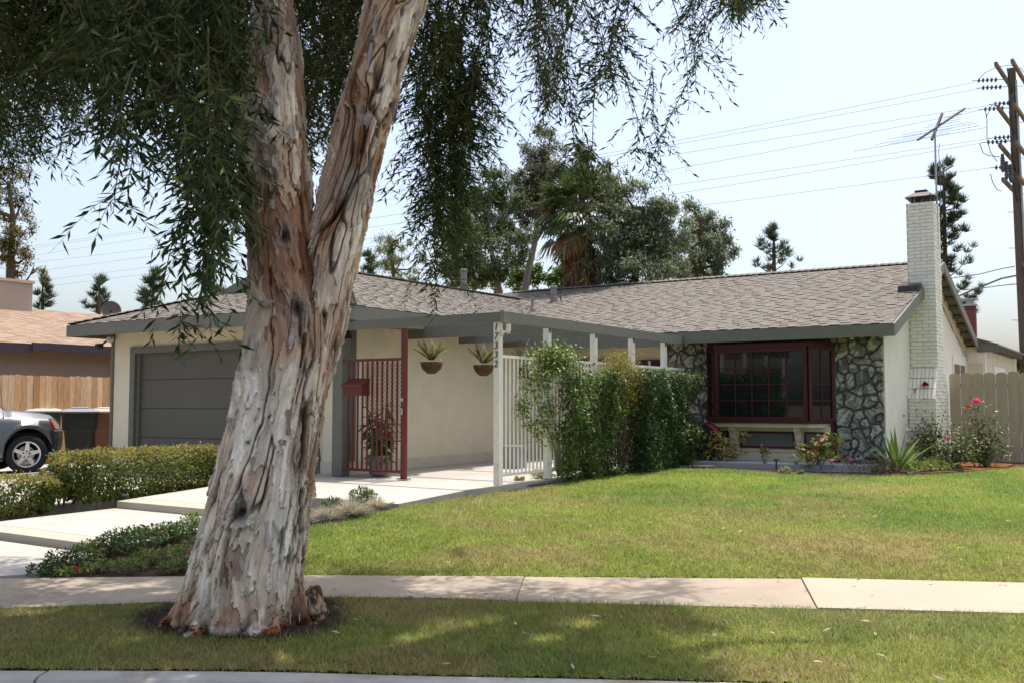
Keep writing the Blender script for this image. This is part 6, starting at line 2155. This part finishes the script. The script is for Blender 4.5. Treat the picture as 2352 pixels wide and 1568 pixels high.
# pines: trunk, upswept boughs, tufts of needles
NP = [(.06, .085, .042), (.085, .108, .055), (.045, .065, .033), (.11, .12, .065)]
def pine(label, u, v0, v1, w, depth, nb, tufts=7, lean=0):
    nb, tufts = int(nb * .8), max(3, tufts - 4)
    b, tip = at(u, v1, depth), at(u + lean, v0, depth)
    t = thing('pine', label, 'tree', (b[0], b[1], .2), 'pines beyond the houses')
    base = np.array([b[0], b[1], .2])
    mb = MB().tube([base, b, tip], [.16, .12, .03], 7)
    C, D = [], []
    Hh = tip[2] - b[2]
    for i in range(nb):
        s = (i + RG.uniform(0, .8)) / nb
        p = b + (tip - b) * s
        a = RG.uniform(0, 6.28)
        l = w * depth / F_PX * (1.05 - .8 * s) * RG.uniform(.6, 1.15)
        d = np.array([math.cos(a), math.sin(a), RG.uniform(.15, .6)])
        pts = [p, p + d * l * .5, p + d * l + np.array([0, 0, .25 * l])]
        mb.tube(pts, [.03, .02, .008], 4)
        for k in range(tufts):
            q = pts[1] + (pts[2] - pts[1]) * (k / (tufts - 1)) + RG.normal(0, .08 * l, 3) if l > .3 else pts[2] + RG.normal(0, .05, 3)
            m_ = 46
            dd = rnd_dirs(m_) * .75 + np.array([0, 0, .75]) + d * .25
            C.append(np.repeat(q[None], m_, 0) + dd * .03); D.append(dd)
    m_ = 60
    C.append(np.repeat(tip[None], m_, 0) + RG.normal(0, .08, (m_, 3))); D.append(rnd_dirs(m_) * .6 + np.array([0, 0, 1]))
    mb.build('trunk', PLAINBARK, t)
    C, D = np.concatenate(C), np.concatenate(D)
    foliage('needles', C, D, rnd_dirs(len(C)), 
            .36 * RG.uniform(.5, 1.2, len(C)) * depth / 42, .026 * depth / 42, NP, LEAF, t, .25, 0)
    return t
pine('tall dark pine right behind the white chimney', 2175, 386, 760, 84, 36, 64, 10, -8)
pine('dark pine standing alone above the middle of the long roof', 1778, 530, 650, 54, 44, 20, 7)
pine('small slim pine nearest the neighbouring chimney', 98, 648, 720, 22, 58, 12, 5)
pine('small pine left of the satellite dish', 228, 646, 730, 30, 56, 14, 6)
pine('bushy pine just left of the gablet, above the garage eave', 352, 632, 730, 46, 50, 20, 7)
pine('pine top between hanging leaves and gablet', 488, 625, 700, 30, 52, 14, 6)
pine('tiny pine top on the garage ridge right of the trunk', 846, 590, 650, 14, 52, 10, 5)
pine('faint pine tip beyond the far end of the board fence', 2262, 850, 900, 12, 60, 6, 4)
far_tree('green_bush', 'yellow green tree top at the right edge over the tan fence', 40, [(2345, 900), (2345, 840)], [(2350, 835, 24, 20), (2325, 850, 18, 14), (2390, 840, 30, 24)], 2200, .2, .09, [(.16, .19, .04), (.2, .2, .05)], .12, limbs=False)

# fan palm
PD = 26.5
pcen = at(1337, 500, PD)
pb = np.array([pcen[0], pcen[1], .2])
pl = thing('fan_palm', 'stout fan palm with a skirt of dead brown fronds behind the roof', 'palm', pb)
MB().tube([pb, pcen + (0, 0, -.3)], [.34, .28], 12).build('trunk', PLAINBARK, pl)
V, Fs, C = [], [], []
for i in range(3600):                          # thatch of hanging dead leaf strips
    z0 = RG.uniform(at(0, 700, PD)[2] - 1.0, at(0, 570, PD)[2])
    ktop = (z0 - at(0, 700, PD)[2]) / (at(0, 570, PD)[2] - at(0, 700, PD)[2])
    a = RG.uniform(0, 6.28)
    r = .46 + RG.normal(0, .05) - .06 * max(0, ktop - .6)
    l = RG.uniform(.4, .85)
    p = np.array([pcen[0] + r * math.cos(a), pcen[1] + r * math.sin(a), z0])
    sdv_ = np.array([-math.sin(a), math.cos(a), 0]) * .022
    out = np.array([math.cos(a), math.sin(a), 0]) * RG.uniform(-.02, .1) + np.array([-math.sin(a), math.cos(a), 0]) * RG.normal(0, .06)
    k = len(V)
    V += [p - sdv_, p + sdv_, p + out - (0, 0, l)]
    Fs.append((k, k + 1, k + 2))
    c = np.array([(.17, .085, .045), (.22, .12, .065), (.12, .06, .035)][RG.integers(3)]) * RG.uniform(.7, 1.2)
    C += [c] * 3
mk('dead_frond_skirt', np.array(V), np.array(Fs), PALMSK, pl, np.array(C))
FVs, FFs, FCs, SV = [], [], [], MB()
def frond(dirv, L, R, pal, droop, dead=False):
    d = unit(dirv)
    sd_ = unit(np.cross(d, (0, 0, 1)) + 1e-6)
    hub = pcen + d * L - np.array([0, 0, droop * L * L * .2])
    SV.tube([pcen, (pcen + hub) / 2 + (0, 0, .05), hub], [.03, .02, .015], 4, (.12, .14, .05) if not dead else (.25, .14, .07))
    up2 = unit(np.cross(sd_, d))
    n = 26
    for i in range(n):
        f = -1.9 + 3.8 * i / (n - 1)
        ld = d * math.cos(f) + sd_ * math.sin(f) * 1.0
        l = R * (1 - .12 * abs(f)) * RG.uniform(.9, 1.05)
        w_ = np.cross(ld, up2) * R * .055
        fold = up2 * .05 * (i % 2)
        p1 = hub + ld * l * .55 + fold - np.array([0, 0, .05 * l])
        p2 = hub + ld * l - np.array([0, 0, (.18 + .35 * droop) * l])
        k = len(FVs)
        FVs.extend([hub, p1 - w_, p1 + w_, p2])
        FFs.append((k, k + 1, k + 3, k + 2))
        c = np.array(pal[RG.integers(len(pal))]) * RG.uniform(.75, 1.2)
        FCs.extend([c] * 4)
FPAL = [(.07, .11, .032), (.095, .14, .04), (.05, .085, .026), (.13, .17, .06)]
for i in range(52):
    a = i * 2.399
    e = 1.5 - 1.9 * (i / 51) ** 1.15 + RG.normal(0, .08)
    frond((math.cos(a) * math.cos(e), math.sin(a) * math.cos(e), math.sin(e)), RG.uniform(.7, 1.05), RG.uniform(.65, .88), FPAL, .2 + .8 * max(0, .3 - e))
for i in range(9):
    a = i * 2.1 + .4
    frond((math.cos(a), math.sin(a), -.75), .7, .7, [(.25, .12, .05), (.32, .17, .08)], 1.3, True)
mk('fronds', np.array(FVs), np.array(FFs), LEAFG, pl, np.array(FCs))
SV.build('petiole', mat('twig_bark'), pl)
V = []
inf = MB()
for a in (.3, 2.6, 4.1, 5.4):
    d = np.array([math.cos(a), math.sin(a), .45])
    inf.tube([pcen, pcen + d * .7, pcen + d * 1.1 + (0, 0, -.35)], [.03, .02, .01], 4, (.3, .17, .08))
    e = pcen + d * 1.0 + np.array([0, 0, -.3])
    Cq = e + RG.normal(0, 1, (160, 3)) * (.16, .16, .2)
    foliage('flower_stalk', Cq, rnd_dirs(160) + np.array([0, 0, -.6]), rnd_dirs(160), .12, .03, [(.30, .16, .08), (.36, .21, .11)], LEAF, pl)
print('objects', len(bpy.data.objects))
